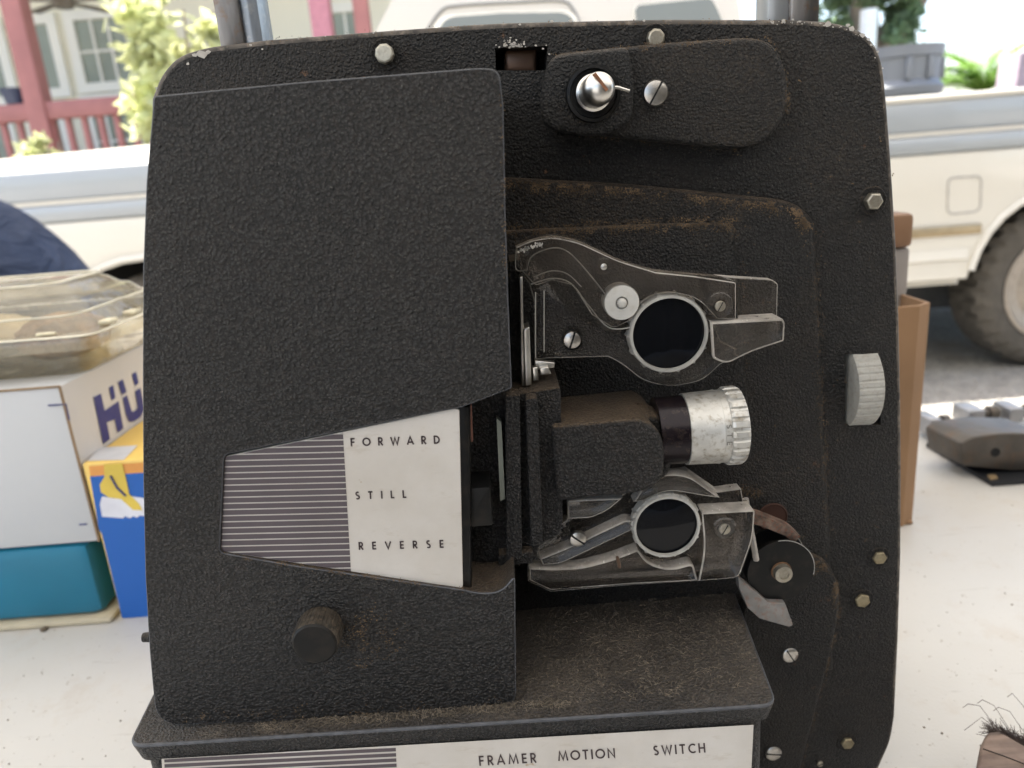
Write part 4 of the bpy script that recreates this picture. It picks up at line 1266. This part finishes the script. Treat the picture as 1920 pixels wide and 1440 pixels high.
# ================================================================== PERSON
def person():
    Yp = 1.75
    r = None
    top_ = P(30, 398, Yp); right = P(160, 520, Yp)
    hx = right.x - .205
    me = bpy.data.meshes.new('person')
    J = {}
    pts = [('pel', (hx, Yp + .0, .80), .16), ('wst', (hx - .1, Yp, .87), .165), ('chest', (hx - .34, Yp, .84), .17), ('sho', (hx - .48, Yp, .78), .12), ('nek', (hx - .56, Yp, .74), .06), ('hd1', (hx - .62, Yp, .70), .085), ('hd2', (hx - .70, Yp, .64), .095),
           ('hl', (hx + .0, Yp - .1, .74), .105), ('kl', (hx - .03, Yp - .12, .44), .07), ('al', (hx + .02, Yp - .12, .09), .045), ('tl', (hx - .12, Yp - .13, .04), .035),
           ('hr', (hx + .0, Yp + .1, .74), .105), ('kr', (hx - .03, Yp + .12, .44), .07), ('ar', (hx + .02, Yp + .12, .09), .045), ('tr', (hx - .12, Yp + .13, .04), .035),
           ('sl', (hx - .47, Yp - .17, .75), .06), ('el', (hx - .5, Yp - .2, .50), .045), ('wl', (hx - .6, Yp - .14, .30), .03), ('ml', (hx - .62, Yp - .12, .22), .028),
           ('sr', (hx - .47, Yp + .17, .75), .06), ('er', (hx - .5, Yp + .2, .50), .045), ('wr', (hx - .6, Yp + .14, .30), .03), ('mr', (hx - .62, Yp + .12, .22), .028)]
    ed = [('pel', 'wst'), ('wst', 'chest'), ('chest', 'sho'), ('sho', 'nek'), ('nek', 'hd1'), ('hd1', 'hd2'), ('pel', 'hl'), ('hl', 'kl'), ('kl', 'al'), ('al', 'tl'), ('pel', 'hr'), ('hr', 'kr'), ('kr', 'ar'), ('ar', 'tr'),
          ('sho', 'sl'), ('sl', 'el'), ('el', 'wl'), ('wl', 'ml'), ('sho', 'sr'), ('sr', 'er'), ('er', 'wr'), ('wr', 'mr')]
    def skin(name, pts, ed, rootn, mat, parent, sub=2):
        idx = {p[0]: i for i, p in enumerate(pts)}
        base = Vector((hx, Yp, 0))
        me = bpy.data.meshes.new(name)
        me.from_pydata([Vector(p[1]) - base for p in pts], [(idx[a], idx[b_]) for a, b_ in ed], [])
        o = bpy.data.objects.new(name, me); link(o, parent)
        o.location = base if parent is None else (0, 0, 0)
        o.modifiers.new('skin', 'SKIN').use_smooth_shade = True
        if not me.skin_vertices: me.skin_vertices.new()
        for i, p in enumerate(pts):
            me.skin_vertices[0].data[i].radius = (p[2], p[2])
            me.skin_vertices[0].data[i].use_root = p[0] == rootn
        o.modifiers.new('sub', 'SUBSURF').levels = sub
        o.modifiers['sub'].render_levels = sub
        dg = bpy.context.evaluated_depsgraph_get(); bpy.context.view_layer.update(); dg.update()
        nm = bpy.data.meshes.new_from_object(o.evaluated_get(dg))
        o.modifiers.clear(); o.data = nm
        nm.materials.clear(); nm.materials.append(mat)
        return o
    sk = simple('skin', (.45, .27, .19), .5, var=.06)
    # fingers
    for sgn, wn in ((-1, 'ml'), (1, 'mr')):
        b0 = next(p for p in pts if p[0] == wn)[1]
        for k in range(4):
            n1, n2 = f'f{wn}{k}a', f'f{wn}{k}b'
            ox = (k - 1.5) * .017
            L = (.035, .042, .04, .03)[k]
            pts.append((n1, (b0[0] + ox, b0[1] - sgn * .004, b0[2] - L), .009)); pts.append((n2, (b0[0] + ox - .008, b0[1] - sgn * .015, b0[2] - L * 1.9), .008))
            ed.append((wn, n1)); ed.append((n1, n2))
        pts.append((f't{wn}', (b0[0] - .035, b0[1] - sgn * .01, b0[2] - .01), .01)); ed.append((wn, f't{wn}'))
    body = skin('person', pts, ed, 'pel', sk, None)
    tag(body, 'person in blue shirt bending over behind the clamshell container', 'person')
    M['shirt'] = None
    b = NB('blue_shirt')
    c = b.mix(b.rng(b.noise(5, 4), .3, .7), (.010, .018, .045), (.022, .038, .085))
    wv = b.noise(6, 3, .5, stretch=(1.2, 1, 2.2), dist=1.5)
    b.bsdf(c, .75, nrm=b.bump(wv, .06, .7))
    def cloth(name, chains, mat):
        bm = bmesh.new()
        for ch in chains:
            pts_ = []
            v4 = ch
            for i in range(len(v4) - 1):
                p0, p1, p2, p3 = v4[max(0, i - 1)], v4[i], v4[i + 1], v4[min(len(v4) - 1, i + 2)]
                for k in range(5):
                    t = k / 5
                    pts_.append([.5 * (2 * b1 + (-a1 + c1) * t + (2 * a1 - 5 * b1 + 4 * c1 - d1) * t * t + (-a1 + 3 * b1 - 3 * c1 + d1) * t ** 3) for a1, b1, c1, d1 in zip(p0, p1, p2, p3)])
            pts_.append(list(v4[-1]))
            rings = []
            for i, q_ in enumerate(pts_):
                a1, b1 = Vector(pts_[max(0, i - 1)][:3]), Vector(pts_[min(len(pts_) - 1, i + 1)][:3])
                t = (b1 - a1).normalized(); u = Vector((0, 1, 0)); u = (u - t * u.dot(t)).normalized(); v = t.cross(u)
                rings.append([bm.verts.new(Vector(q_[:3]) + (u * math.cos(2 * math.pi * k / 28) * q_[4] + v * math.sin(2 * math.pi * k / 28) * q_[3]) * (1 + .022 * math.sin(k * 2.6 + i * .55))) for k in range(28)])
            for a1, b1 in zip(rings, rings[1:]):
                for k in range(28): bm.faces.new((a1[k], b1[k], b1[(k + 1) % 28], a1[(k + 1) % 28]))
            bm.faces.new(rings[0][::-1]); bm.faces.new(rings[-1])
        return fin(bm, name, mat, body, 60)
    cloth('shirt', [[(hx + .0, Yp, .58, .175, .20), (hx + .0, Yp, .70, .20, .22), (hx - .005, Yp, .80, .20, .225), (hx - .08, Yp, .885, .19, .225), (hx - .2, Yp, .90, .17, .215), (hx - .34, Yp, .87, .17, .215), (hx - .46, Yp, .81, .14, .20), (hx - .53, Yp, .77, .07, .10)],
                    [(hx - .44, Yp - .12, .80, .09, .09), (hx - .47, Yp - .2, .74, .085, .085), (hx - .49, Yp - .21, .60, .075, .075)],
                    [(hx - .44, Yp + .12, .80, .09, .09), (hx - .47, Yp + .2, .74, .085, .085), (hx - .49, Yp + .21, .60, .075, .075)]], b.m)
    cloth('trousers', [[(hx, Yp - .09, .68, .15, .11), (hx - .01, Yp - .11, .55, .12, .11), (hx - .03, Yp - .12, .42, .095, .09), (hx + .01, Yp - .12, .25, .08, .08), (hx + .02, Yp - .12, .09, .075, .075)],
                       [(hx, Yp + .09, .68, .15, .11), (hx - .01, Yp + .11, .55, .12, .11), (hx - .03, Yp + .12, .42, .095, .09), (hx + .01, Yp + .12, .25, .08, .08), (hx + .02, Yp + .12, .09, .075, .075)]], simple('dark_cloth', (.03, .03, .035), .8))
    hr = [('a', (hx - .66, Yp, .70), .095), ('b', (hx - .70, Yp, .665), .1)]
    skin('hair', hr, [('a', 'b')], 'a', simple('brown_hair', (.04, .025, .015), .7), body)
person()

# ================================================================== TRUCK
def truck():
    YT0 = 3.08
    W = 1.95
    M['tw'] = simple('cream_truck_paint', (.67, .64, .57), .28, 0, .02, 3, coat=.5)
    M['tb'] = simple('bluegrey_stripe_paint', (.34, .365, .385), .3, 0, .03, 3, coat=.5)
    M['tg'] = simple('grey_underside', (.1, .1, .1), .7)
    M['chrome'] = simple('chrome', (.7, .7, .68), .2, .9)
    M['gold'] = simple('gold_moulding', (.36, .28, .17), .35, .5)
    M['glass'] = simple('vehicle_glass', (.16, .19, .19), .07, 0, .05, 3, spec=.9)
    M['rubber'] = simple('tyre_rubber', (.085, .075, .062), .8, 0, .2, 20, .001, 60)
    M['rim'] = simple('tan_rim', (.34, .3, .255), .45, .4)
    X = lambda px, py, Y=YT0: P(px, py, Y).x
    xw_r = X(2003, 545); xw_f = X(300, 600)
    xr = xw_r + 1.15; xf = xw_f - 1.0
    zc = .36; RA = .425
    root = empty('pickup_truck', ((xf + xr) / 2, YT0 + W / 2, 0), 'cream pickup truck with blue grey stripe parked behind the table', 'pickup truck')
    def arch(xc, flip=False):
        out = []
        for k in range(17):
            a = math.pi * k / 16
            out.append((xc - RA * 1.02 * math.copysign(abs(math.cos(a)) ** .9, math.cos(a)), zc + RA * abs(math.sin(a)) ** .85))
        return out
    zb = .43
    def side_poly(ztop):
        p = [(xf, zb + .02), (xf, ztop), (xr, ztop), (xr, zb + .06)]
        a = arch(xw_r)[::-1]; b_ = arch(xw_f)[::-1]
        p += [(a[0][0], zb)] + [q for q in a if q[1] > zb] + [(a[-1][0], zb)]
        p += [(b_[0][0], zb)] + [q for q in b_ if q[1] > zb] + [(b_[-1][0], zb)]
        return p
    def slab(name, poly, y0, y1, mat, bev=0, par=root):
        bm = bmesh.new()
        add_prism(bm, [Vector((x, y0, z)) for x, z in poly], [Vector((x, y1, z)) for x, z in poly], bev, 3)
        return fin(bm, name, mat, par)
    xcab0, xcab1 = X(655, 60) - .1, X(1420, 30)
    # body shell
    body = slab('body_shell', side_poly(.945), YT0, YT0 + .08, 'tw', .012)
    slab('body_shell', side_poly(.945), YT0 + W - .08, YT0 + W, 'tw', .012)
    box('chassis', (xf + .1, YT0 + .5, .2), (xr - .1, YT0 + W - .5, .6), 'tg', root)
    box('floor', (xf + .05, YT0 + .081, .80), (xr - .05, YT0 + W - .081, .86), 'tg', root)
    # stripe bands
    box('side_stripe', (xf, YT0 - .012, .9455), (xr, YT0 + .08, 1.015), 'tb', root, .02)
    box('side_stripe', (xf, YT0 - .0, 1.0155), (xr, YT0 + .07, 1.03), 'tw', root)
    box('side_stripe', (xf, YT0 + .008, 1.0305), (xr, YT0 + .085, 1.145), 'tb', root, .01)
    # hood (tapered, rounded)
    xh1 = xcab0 + .12
    bm = bmesh.new()
    hp = [(YT0 + .02, 1.1455), (YT0 + .03, 1.165), (YT0 + .12, 1.215), (YT0 + .35, 1.25), (YT0 + W / 2, 1.275), (YT0 + W - .35, 1.25), (YT0 + W - .12, 1.215), (YT0 + W - .03, 1.165), (YT0 + W - .02, 1.1455)]
    add_prism(bm, [Vector((xf, y, z - .035 if z > 1.146 else z)) for y, z in hp], [Vector((xh1, y, z)) for y, z in hp])
    fin(bm, 'hood', 'tw', root, 50)
    box('grille', (xf - .03, YT0 + .1, .6), (xf - .0005, YT0 + W - .1, 1.1), 'chrome', root, .01)
    box('bumper', (xf - .16, YT0, .42), (xf - .031, YT0 + W, .6), 'chrome', root, .02)
    # bed
    xb0 = xcab1 + .05
    box('bed_rail', (xb0, YT0 + .004, 1.1455), (xr, YT0 + .10, 1.170), 'tw', root, .01)
    box('bed_rail', (xb0, YT0 + W - .10, .9455), (xr, YT0 + W, 1.185), 'tw', root, .012)
    box('tailgate', (xr - .06, YT0 + .101, .6), (xr - .002, YT0 + W - .101, 1.18), 'tw', root, .01)
    box('bed_front', (xb0, YT0 + .101, .8605), (xb0 + .05, YT0 + W - .101, 1.18), 'tw', root, .005)
    # cab greenhouse
    zt = 1.86
    zl, zh = 1.1455, zt
    xa, xb_, xc, xd = xcab0 - .1, X(700, 50), X(765, -10), xcab1
    y0, y1 = YT0 + .03, YT0 + .16
    cabp_lo = [(xa, y0), (xd, y0), (xd, YT0 + W - .03), (xa, YT0 + W - .03)]
    xtop = P(790, -60, y1).x
    cabp_hi = [(xtop, y1), (xd - .06, y1), (xd - .06, YT0 + W - .16), (xtop, YT0 + W - .16)]
    bm = bmesh.new()
    add_prism(bm, [Vector((*p, zh)) for p in cabp_hi], [Vector((*p, zl)) for p in cabp_lo], .05, 4)
    cab = fin(bm, 'cab', 'tw', root, 40)
    # windows lie on the slightly inclined cab side
    def cabpt(px, py, off):
        n_ = Vector((0, -(zh - zl), (y1 - y0) )).normalized()
        n_ = Vector((0, -math.cos(math.atan2(y1 - y0, zh - zl)), math.sin(math.atan2(y1 - y0, zh - zl))))
        o_ = Vector((0, y0, zl)) + n_ * off
        d = ray(px, py); c0 = Vector((0, 0, CH))
        return c0 + d * ((o_ - c0).dot(n_) / d.dot(n_))
    def win(pts, name='side_window', fw=1.07):
        pts = fil(pts, 5)
        c_ = sum((Vector(p) for p in pts), Vector((0, 0))) / len(pts)
        for nm, k, off, mat in (('window_frame', fw, .004, 'chrome'), (name, 1., .008, 'glass')):
            bm = bmesh.new()
            q = [c_ + (Vector(p) - c_) * k for p in pts]
            add_prism(bm, [cabpt(a.x, a.y, off) for a in q], [cabpt(a.x, a.y, off - .0035) for a in q])
            o = fin(bm, nm, mat, cab, 0)
    win([(770, 150), (835, 32, 20), (940, 24), (1068, 22, 22), (1088, 60, 20), (1100, 190), (760, 200)])
    win([(1190, 10, 12), (1335, -5, 14), (1356, 40, 14), (1372, 170), (1205, 180)], fw=1.03)
    # door seam
    bm = bmesh.new()
    sp_ = smooth_path([(745, 190), (790, 80), (826, 22), (862, 11), (960, 5), (1050, 2), (1074, 18), (1090, 60), (1112, 190)])
    add_tube(bm, [cabpt(a, b_, .002) for a, b_ in sp_], .006, 5)
    fin(bm, 'door_seam', simple('seam', (.25, .25, .24), .6), cab)
    # details on the bed side
    bm = bmesh.new()
    fd_ = fil([(1778, 334, 12), (1840, 330, 12), (1838, 396, 14), (1776, 402, 14)], 5)
    f3 = [P(a.x, a.y, YT0 - .001) for a in fd_]
    for i in range(len(f3)): 
        a, b_ = f3[i], f3[(i + 1) % len(f3)]
        if (b_ - a).length > 1e-4: add_tube(bm, [a, b_], .004, 5)
    fin(bm, 'fuel_door', simple('seam2', (.42, .4, .37), .6), root)
    zm = P(1700, 439, YT0).z
    x_m1 = X(1838, 430)
    box('side_moulding', (X(1200, 470), YT0 - .012, zm - .02), (x_m1, YT0 - .0005, zm + .02), 'gold', root, .004)
    for xc in (xw_r, xw_f):
        bm = bmesh.new()
        a = [q for q in arch(xc) if q[1] > zb - .02]
        add_tube(bm, [Vector((x, YT0 - .004, z)) for x, z in a], .014, 8)
        fin(bm, 'arch_lip', 'tw', root)
    # rocker panel that turns under
    bm = bmesh.new()
    a0, a1 = xw_f + RA * 1.05, xw_r - RA * 1.05
    pr_ = [(YT0 - .004, .56), (YT0 - .014, .52), (YT0 + .012, .50), (YT0 + .05, .44), (YT0 + .045, .405), (YT0 + .12, .39), (YT0 + .12, .56)]
    add_prism(bm, [Vector((a0, y, z)) for y, z in pr_], [Vector((a1, y, z)) for y, z in pr_])
    fin(bm, 'rocker_panel', 'tw', root, 20)
    # wheel wells
    M['well'] = simple('wheel_well', (.02, .02, .02), .9)
    for xc in (xw_r, xw_f):
        box('wheel_well', (xc - .5, YT0 + .32, .40), (xc + .5, YT0 + .34, .80), 'well', root)
        for yy in (YT0 + .045, YT0 + W - .285):
            wc = Vector((xc, yy, .36))
            t = lathe('tyre', wc, 'Y', [(.235, .02), (.25, .0), (.30, -.008), (.33, .0), (.352, .02), (.36, .04), (.36, .11), (.36, .13), (.36, .20), (.352, .22), (.33, .24), (.25, .24), (.235, .22)], 'rubber', root, 180,
                      lambda k, i, n: (1 - (.045 if (i + (3 if k in (5, 6) else 0)) % 6 in (0, 1) else 0)) if k in (3, 4, 5, 6, 7) else 1, smooth=25)
            lathe('rim', wc, 'Y', [(.236, .018), (.24, .004), (.225, .002), (.21, .02), (.17, .03), (.15, .02), (.08, .01), (.07, -.01), (0, -.012)], 'rim', t, 40)
    return YT0, W, xr
YT0, TW, txr = truck()

# things in the bed of the truck
def bed_things():
    gm = simple('bluegrey_bin_plastic', (.175, .19, .21), .5, var=.1, vs=3)
    yc = YT0 + .55
    a, b_ = P(1640, 190, yc), P(1745, 190, yc)
    cx_ = (a.x + b_.x) / 2 - .05; rad = (b_.x - cx_)
    zt = P(1700, 92, yc).z
    z0 = .861
    r = empty('plastic_bin', (cx_, yc, z0), 'blue grey plastic bin with flared rim standing in the truck bed', 'bin')
    lathe('bin_body', Vector((cx_, yc, 0)), 'Z', [(0, z0), (rad * .85, z0), (rad * .95, zt - .22), (rad * 1.12, zt - .2), (rad * 1.16, zt - .17), (rad * 1.02, zt - .14), (rad * 1.04, zt - .05)], gm, r, 28)
    lathe('bin_rim', Vector((cx_, yc, 0)), 'Z', [(rad * 1.041, zt - .0499), (rad * 1.1, zt - .045), (rad * 1.12, zt), (rad * 1.06, zt), (rad * .98, zt - .1), (0, zt - .4)], gm, r, 28)
    for an in (-100, -70, -20):
        x, y = cx_ + rad * 1.06 * math.cos(R(an)), yc + rad * 1.06 * math.sin(R(an))
        box('handle_lug', (x - .012, y - .012, zt - .14), (x + .012, y + .012, zt - .05), gm, r, .003)
    p0, p1 = P(1897, 185, yc), P(1960, 185, yc)
    bm = bmesh.new()
    zt2 = P(1910, 98, yc).z
    lo_ = [(p0.x, yc), (p1.x, yc), (p1.x, yc + .15), (p0.x, yc + .15)]
    add_prism(bm, [Vector((x + (.02 if x == p0.x else 0), y, zt2)) for x, y in lo_], [Vector((x, y, z0)) for x, y in lo_], .006, 3)
    o = fin(bm, 'storage_crate', simple('mauve_plastic', (.33, .27, .31), .6))
    tag(o, 'mauve upright crate in the truck bed at the right picture edge', 'crate')
bed_things()

# ================================================================== HOUSE WITH PORCH
def house():
    M['wall'] = simple('cream_siding', (.80, .75, .58), .7, var=.04, vs=1)
    M['trim'] = simple('white_trim', (.8, .77, .66), .6, var=.03, vs=2)
    M['hglass'] = simple('screened_glass', (.28, .30, .23), .25, var=.2, vs=1.5)
    M['red'] = simple('red_porch_paint', (.38, .15, .125), .6, var=.1, vs=6)
    M['deckm'] = simple('deck_boards', (.35, .3, .25), .8)
    YW, YR = 9.0, 7.2
    r = empty('house', (-2, YW, 0), 'cream house with white trimmed windows behind the porch', 'house')
    x0, x1 = -12, P(1180, 0, YW).x
    box('wall', (x0, YW, 0), (x1, YW + 6, 5.2), 'wall', r)
    bm = bmesh.new()
    add_prism(bm, [Vector((x0 - .3, YR - .5, 4.35)), Vector((x0 - .3, YW + 3.2, 6.8)), Vector((x0 - .3, YW + 6.4, 5.0)), Vector((x0 - .3, YW + 6.4, 4.9)), Vector((x0 - .3, YR - .5, 4.2))],
              [Vector((x1 + .3, YR - .5, 4.35)), Vector((x1 + .3, YW + 3.2, 6.8)), Vector((x1 + .3, YW + 6.4, 5.0)), Vector((x1 + .3, YW + 6.4, 4.9)), Vector((x1 + .3, YR - .5, 4.2))])
    fin(bm, 'roof', simple('roof_shingle', (.12, .11, .1), .9), r, 0)
    def window(c0, c1, nx=0, ny=0):
        """pixel corners on the wall plane"""
        a = P(c0[0], c0[1], YW); b_ = P(c1[0], c1[1], YW)
        xx0, xx1 = min(a.x, b_.x), max(a.x, b_.x); z0, z1 = min(a.z, b_.z), max(a.z, b_.z)
        fw = .1
        f = empty('tmp', (0, 0, 0), '', '') if False else None
        bm = bmesh.new()
        for bx in (((xx0 - fw, YW - .05, z0 - fw), (xx0, YW - .001, z1 + fw)), ((xx1, YW - .05, z0 - fw), (xx1 + fw, YW - .001, z1 + fw)), ((xx0, YW - .05, z1), (xx1, YW - .001, z1 + fw)), ((xx0, YW - .05, z0 - fw), (xx1, YW - .001, z0))):
            add_box(bm, *bx)
        for i in range(1, nx): 
            x = xx0 + (xx1 - xx0) * i / nx; add_box(bm, (x - .012, YW - .035, z0), (x + .012, YW - .016, z1))
        for i in range(1, ny):
            z = z0 + (z1 - z0) * i / ny; add_box(bm, (xx0, YW - .034, z - .012), (xx1, YW - .015, z + .012))
        fo = fin(bm, 'window', 'trim', r, 0)
        box('pane', (xx0, YW - .012, z0), (xx1, YW - .002, z1), 'hglass', fo)
    window((58, 48), (118, 165)); window((-60, 60), (22, 180))
    window((140, 40), (255, 150), 3, 2)
    window((172, 196), (272, 330), 3, 2); window((92, 208), (138, 330)); window((-45, 222), (35, 330))
    window((624, 26), (674, 72), 2, 0)
    # trims
    pc = P(128, 100, YW - .06)
    # porch
    p = empty('porch', (-3, YR, 0), 'porch with red posts and red baluster railing in front of the house', 'porch')
    zr = P(150, 198, YR).z
    zd = zr - 1.0
    xr1 = P(720, 60, YR).x
    box('deck', (x0, YR - .1, zd - .2), (xr1, YW - .06, zd), 'deckm', p)
    box('porch_beam', (x0, YR - .08, 3.95), (xr1 + .1, YR + .08, 4.18), 'trim', p)
    for k, (px, row, wd, mt) in enumerate(((62, 150, .17, 'red'), (603, 30, .17, 'redp'), (679, 30, .13, 'red'), (-160, 150, .17, 'red'))):
        if mt == 'redp': M['redp'] = simple('pink_porch_paint', (.5, .2, .22), .6)
        c_ = P(px, row, YR)
        box('post', (c_.x - wd / 2, YR - wd / 2, .0), (c_.x + wd / 2, YR + wd / 2, 3.949), mt, p, .01)
    xr0 = P(-260, 200, YR).x; xe = P(400, 200, YR).x
    box('top_rail', (xr0, YR - .06, zr - .10), (xe, YR + .04, zr + .05), 'red', p, .01)
    box('bottom_rail', (xr0, YR - .04, zd + .08), (xe, YR + .03, zd + .16), 'red', p)
    x = xr0 + .05; proto = None
    while x < xe:
        if proto is None:
            proto = box('baluster', (x - .022, YR - .03, zd + .1605), (x + .022, YR + .02, zr - .1005), 'red', p)
            xp = x
        else:
            c_ = proto.copy(); scn.collection.objects.link(c_); c_.parent = p; c_.location.x = proto.location.x + (x - xp)
        x += .145
    # porch step panel below deck
    box('skirt', (x0, YR - .05, 0), (xr1, YR - .02, zd - .21), 'trim', p)
    pot = P(28, 186, YR)
    e = empty('flower_pot', (pot.x, YR, zr + .05), 'dark blue pot on the red porch rail beside the post', 'pot')
    lathe('pot_body', Vector((pot.x, YR, zr + .051)), 'Z', [(0, 0), (.07, 0), (.1, .1), (.115, .13), (.1, .13), (0, .11)], simple('dark_blue_glaze', (.05, .06, .1), .3), e, 20)
    dk = P(118, 4, 8.0)
    bm = bmesh.new()
    c_ = dk
    add_lathe(bm, c_, 'Z', [(0, -.06), (.09, -.05), (.1, .05), (.03, .08), (.02, .9)], 16)
    for an in range(0, 360, 72):
        u = Vector((math.cos(R(an)), math.sin(R(an)), 0)); v = Vector((-u.y, u.x, 0))
        ps = [c_ + u * .1 + v * .04, c_ + u * .6 + v * .06, c_ + u * .6 - v * .06, c_ + u * .1 - v * .04]
        add_prism(bm, [q + Vector((0, 0, .012)) for q in ps], [q for q in ps])
    o = fin(bm, 'ceiling_fan', simple('brown_fan', (.16, .13, .09), .5)); tag(o, 'dark brown ceiling fan hanging under the porch roof', 'fan')
house()

# ================================================================== PLANTS
def leaf_mat(name, col, tr=.35):
    b = NB(name)
    c = b.mix(b.rng(b.noise(4, 4), .3, .7), tuple(x * .6 for x in col), tuple(x * 1.35 for x in col))
    d = b.n('ShaderNodeBsdfPrincipled'); b.l(c, d.inputs['Base Color']); d.inputs['Roughness'].default_value = .45
    t = b.n('ShaderNodeBsdfTranslucent'); b.l(c, t.inputs[0])
    mx = b.n('ShaderNodeMixShader'); mx.inputs[0].default_value = tr
    b.l(d.outputs[0], mx.inputs[1]); b.l(t.outputs[0], mx.inputs[2]); b.l(mx.outputs[0], b.out.inputs[0])
    return b.m
M['leafy'] = leaf_mat('yellow_green_leaf', (.6, .62, .34), .5)
M['leafd'] = leaf_mat('dark_green_leaf', (.2, .28, .15), .5)
M['bark'] = simple('grey_brown_bark', (.26, .21, .165), .9, var=.35, vs=14, bump=.02, bs=25, stretch=(1, 1, .3))
def crown(bm, c, rad, n, ls, g_, clumps=14):
    cl = []
    for k in range(clumps):
        d = Vector((g_.gauss(0, 1), g_.gauss(0, 1), g_.gauss(0, 1))).normalized() * (g_.random() ** .4)
        cl.append((c + Vector((d.x * rad[0], d.y * rad[1], d.z * rad[2])) * .8, g_.uniform(.22, .42)))
    for i in range(n):
        cc, q = g_.choice(cl)
        d = Vector((g_.gauss(0, 1), g_.gauss(0, 1), g_.gauss(0, 1))).normalized() * (g_.random() ** .5) * q
        p = cc + Vector((d.x * rad[0], d.y * rad[1], d.z * rad[2])) * 1.1
        u = Vector((g_.gauss(0, 1), g_.gauss(0, 1), g_.gauss(0, .6))).normalized(); v = u.cross(Vector((g_.gauss(0, 1), g_.gauss(0, 1), g_.gauss(0, 1)))).normalized()
        s = ls * g_.uniform(.6, 1.3)
        flat(bm, [p - u * s, p + v * s * .4, p + u * s, p - v * s * .4])
def plant(name, label, cat, c, rad, n, ls, mat, trunk_r=.03, seed=1, clumps=14):
    g_ = random.Random(seed)
    r = empty(name, (c.x, c.y, 0), label, cat)
    bm = bmesh.new(); crown(bm, c, rad, n, ls, g_, clumps); fin(bm, 'foliage', mat, r, 0)
    bm = bmesh.new()
    for k in range(5):
        e = c + Vector((g_.uniform(-.7, .7) * rad[0], g_.uniform(-.5, .5) * rad[1], g_.uniform(-.1, .7) * rad[2]))
        b0 = Vector((c.x + g_.uniform(-.05, .05), c.y, 0))
        add_tube(bm, [b0, b0.lerp(e, .5) + Vector((0, 0, .1)), e], trunk_r, 6, taper=.3)
    fin(bm, 'trunk', 'bark', r)
plant('shrub', 'tall yellow green shrub in sunlight between the truck and the porch', 'shrub', P(325, 125, 5.9), (.52, .4, .62), 1500, .08, 'leafy', .03, 3, 22)
plant('shrub', 'low yellow green bush just above the truck hood below the red railing', 'shrub', P(86, 285, 5.6), (.2, .2, .13), 420, .05, 'leafy', .02, 4, 8)
def tree():
    c0 = P(1640, 60, 8.5)
    g_ = random.Random(9)
    r = empty('tree', (c0.x, 8.5, 0), 'large forked tree with rough grey trunks behind the truck bed', 'tree')
    bm = bmesh.new()
    a = P(1650, 180, 8.5); 
    add_tube(bm, [Vector((a.x, 8.5, 0)), a, P(1618, 60, 8.5), P(1622, -60, 8.4), P(1600, -300, 8.3)], .2, 14, taper=.5)
    add_tube(bm, [a + Vector((.0, 0, -.3)), P(1668, 70, 8.5), P(1712, 0, 8.5), P(1760, -100, 8.5), P(1830, -300, 8.4)], .19, 14, taper=.5)
    for q in bm.verts: q.co += Vector((g_.uniform(-1, 1), g_.uniform(-1, 1), 0)) * .012
    fin(bm, 'trunk', 'bark', r, 50)
    bm = bmesh.new()
    crown(bm, P(1580, 10, 8.6), (.45, .4, .4), 1800, .05, g_, 12)
    crown(bm, P(1690, -30, 8.3), (.7, .4, .45), 2200, .05, g_, 12)
    crown(bm, P(1700, -330, 8.6), (2.2, 1.5, .9), 4200, .09, g_, 24)
    crown(bm, P(1700, 30, 8.25), (.32, .3, .42), 900, .05, g_, 10)
    crown(bm, P(1560, 60, 8.9), (.3, .3, .25), 600, .05, g_, 6)
    fin(bm, 'crown', 'leafd', r, 0)
tree()
q = P(1628, 50, 7.6)
bm = bmesh.new(); add_lathe(bm, Vector((q.x, 7.6, 0)), 'Z', [(0, 0), (.075, 0), (.075, P(1628, 18, 7.6).z), (0, P(1628, 18, 7.6).z)], 16)
tag(fin(bm, 'vent_pipe', simple('white_pipe', (.8, .8, .78), .4)), 'short white upright pipe in front of the forked tree trunk', 'pipe')
def palm():
    c = P(1842, 176, 7.0)
    r = empty('sago_palm', (c.x, 7.0, 0), 'sunlit sago palm with arching green fronds beyond the truck bed', 'palm')
    bm = bmesh.new(); add_lathe(bm, Vector((c.x, 7, 0)), 'Z', [(.16, 0), (.14, .5), (.15, 1.0), (.1, c.z), (0, c.z + .03)], 18)
    fin(bm, 'trunk', 'bark', r)
    bm = bmesh.new(); g_ = random.Random(6)
    for k in range(52):
        an = 2 * math.pi * k / 52 + g_.uniform(-.1, .1); el = g_.uniform(.5, 1.25)
        L = g_.uniform(.6, .82)
        u = Vector((math.cos(an), math.sin(an), 0)); prev = Vector((c.x, 7, c.z)); pts = [prev]
        for s_ in range(9):
            e = el - s_ * .15
            prev = prev + (u * math.cos(e) + Vector((0, 0, math.sin(e)))) * L / 9; pts.append(prev)
        sd_ = u.cross(Vector((0, 0, 1)))
        add_tube(bm, pts, .006, 4, taper=.4)
        for s_ in range(1, 9):
            for sg in (-1, 1):
                for h in (0, .5):
                    p = pts[s_].lerp(pts[min(9, s_ + 1)], h); d = (sd_ * sg + (pts[min(9, s_ + 1)] - pts[s_]).normalized() * .6 + Vector((0, 0, .15))).normalized()
                    ll = .13 * (1 - abs(s_ - 4) / 8)
                    w_ = u * .02
                    flat(bm, [p - w_, p + w_, p + d * ll])
    fin(bm, 'fronds', leaf_mat('palm_leaf', (.24, .40, .08)), r, 0)
palm()
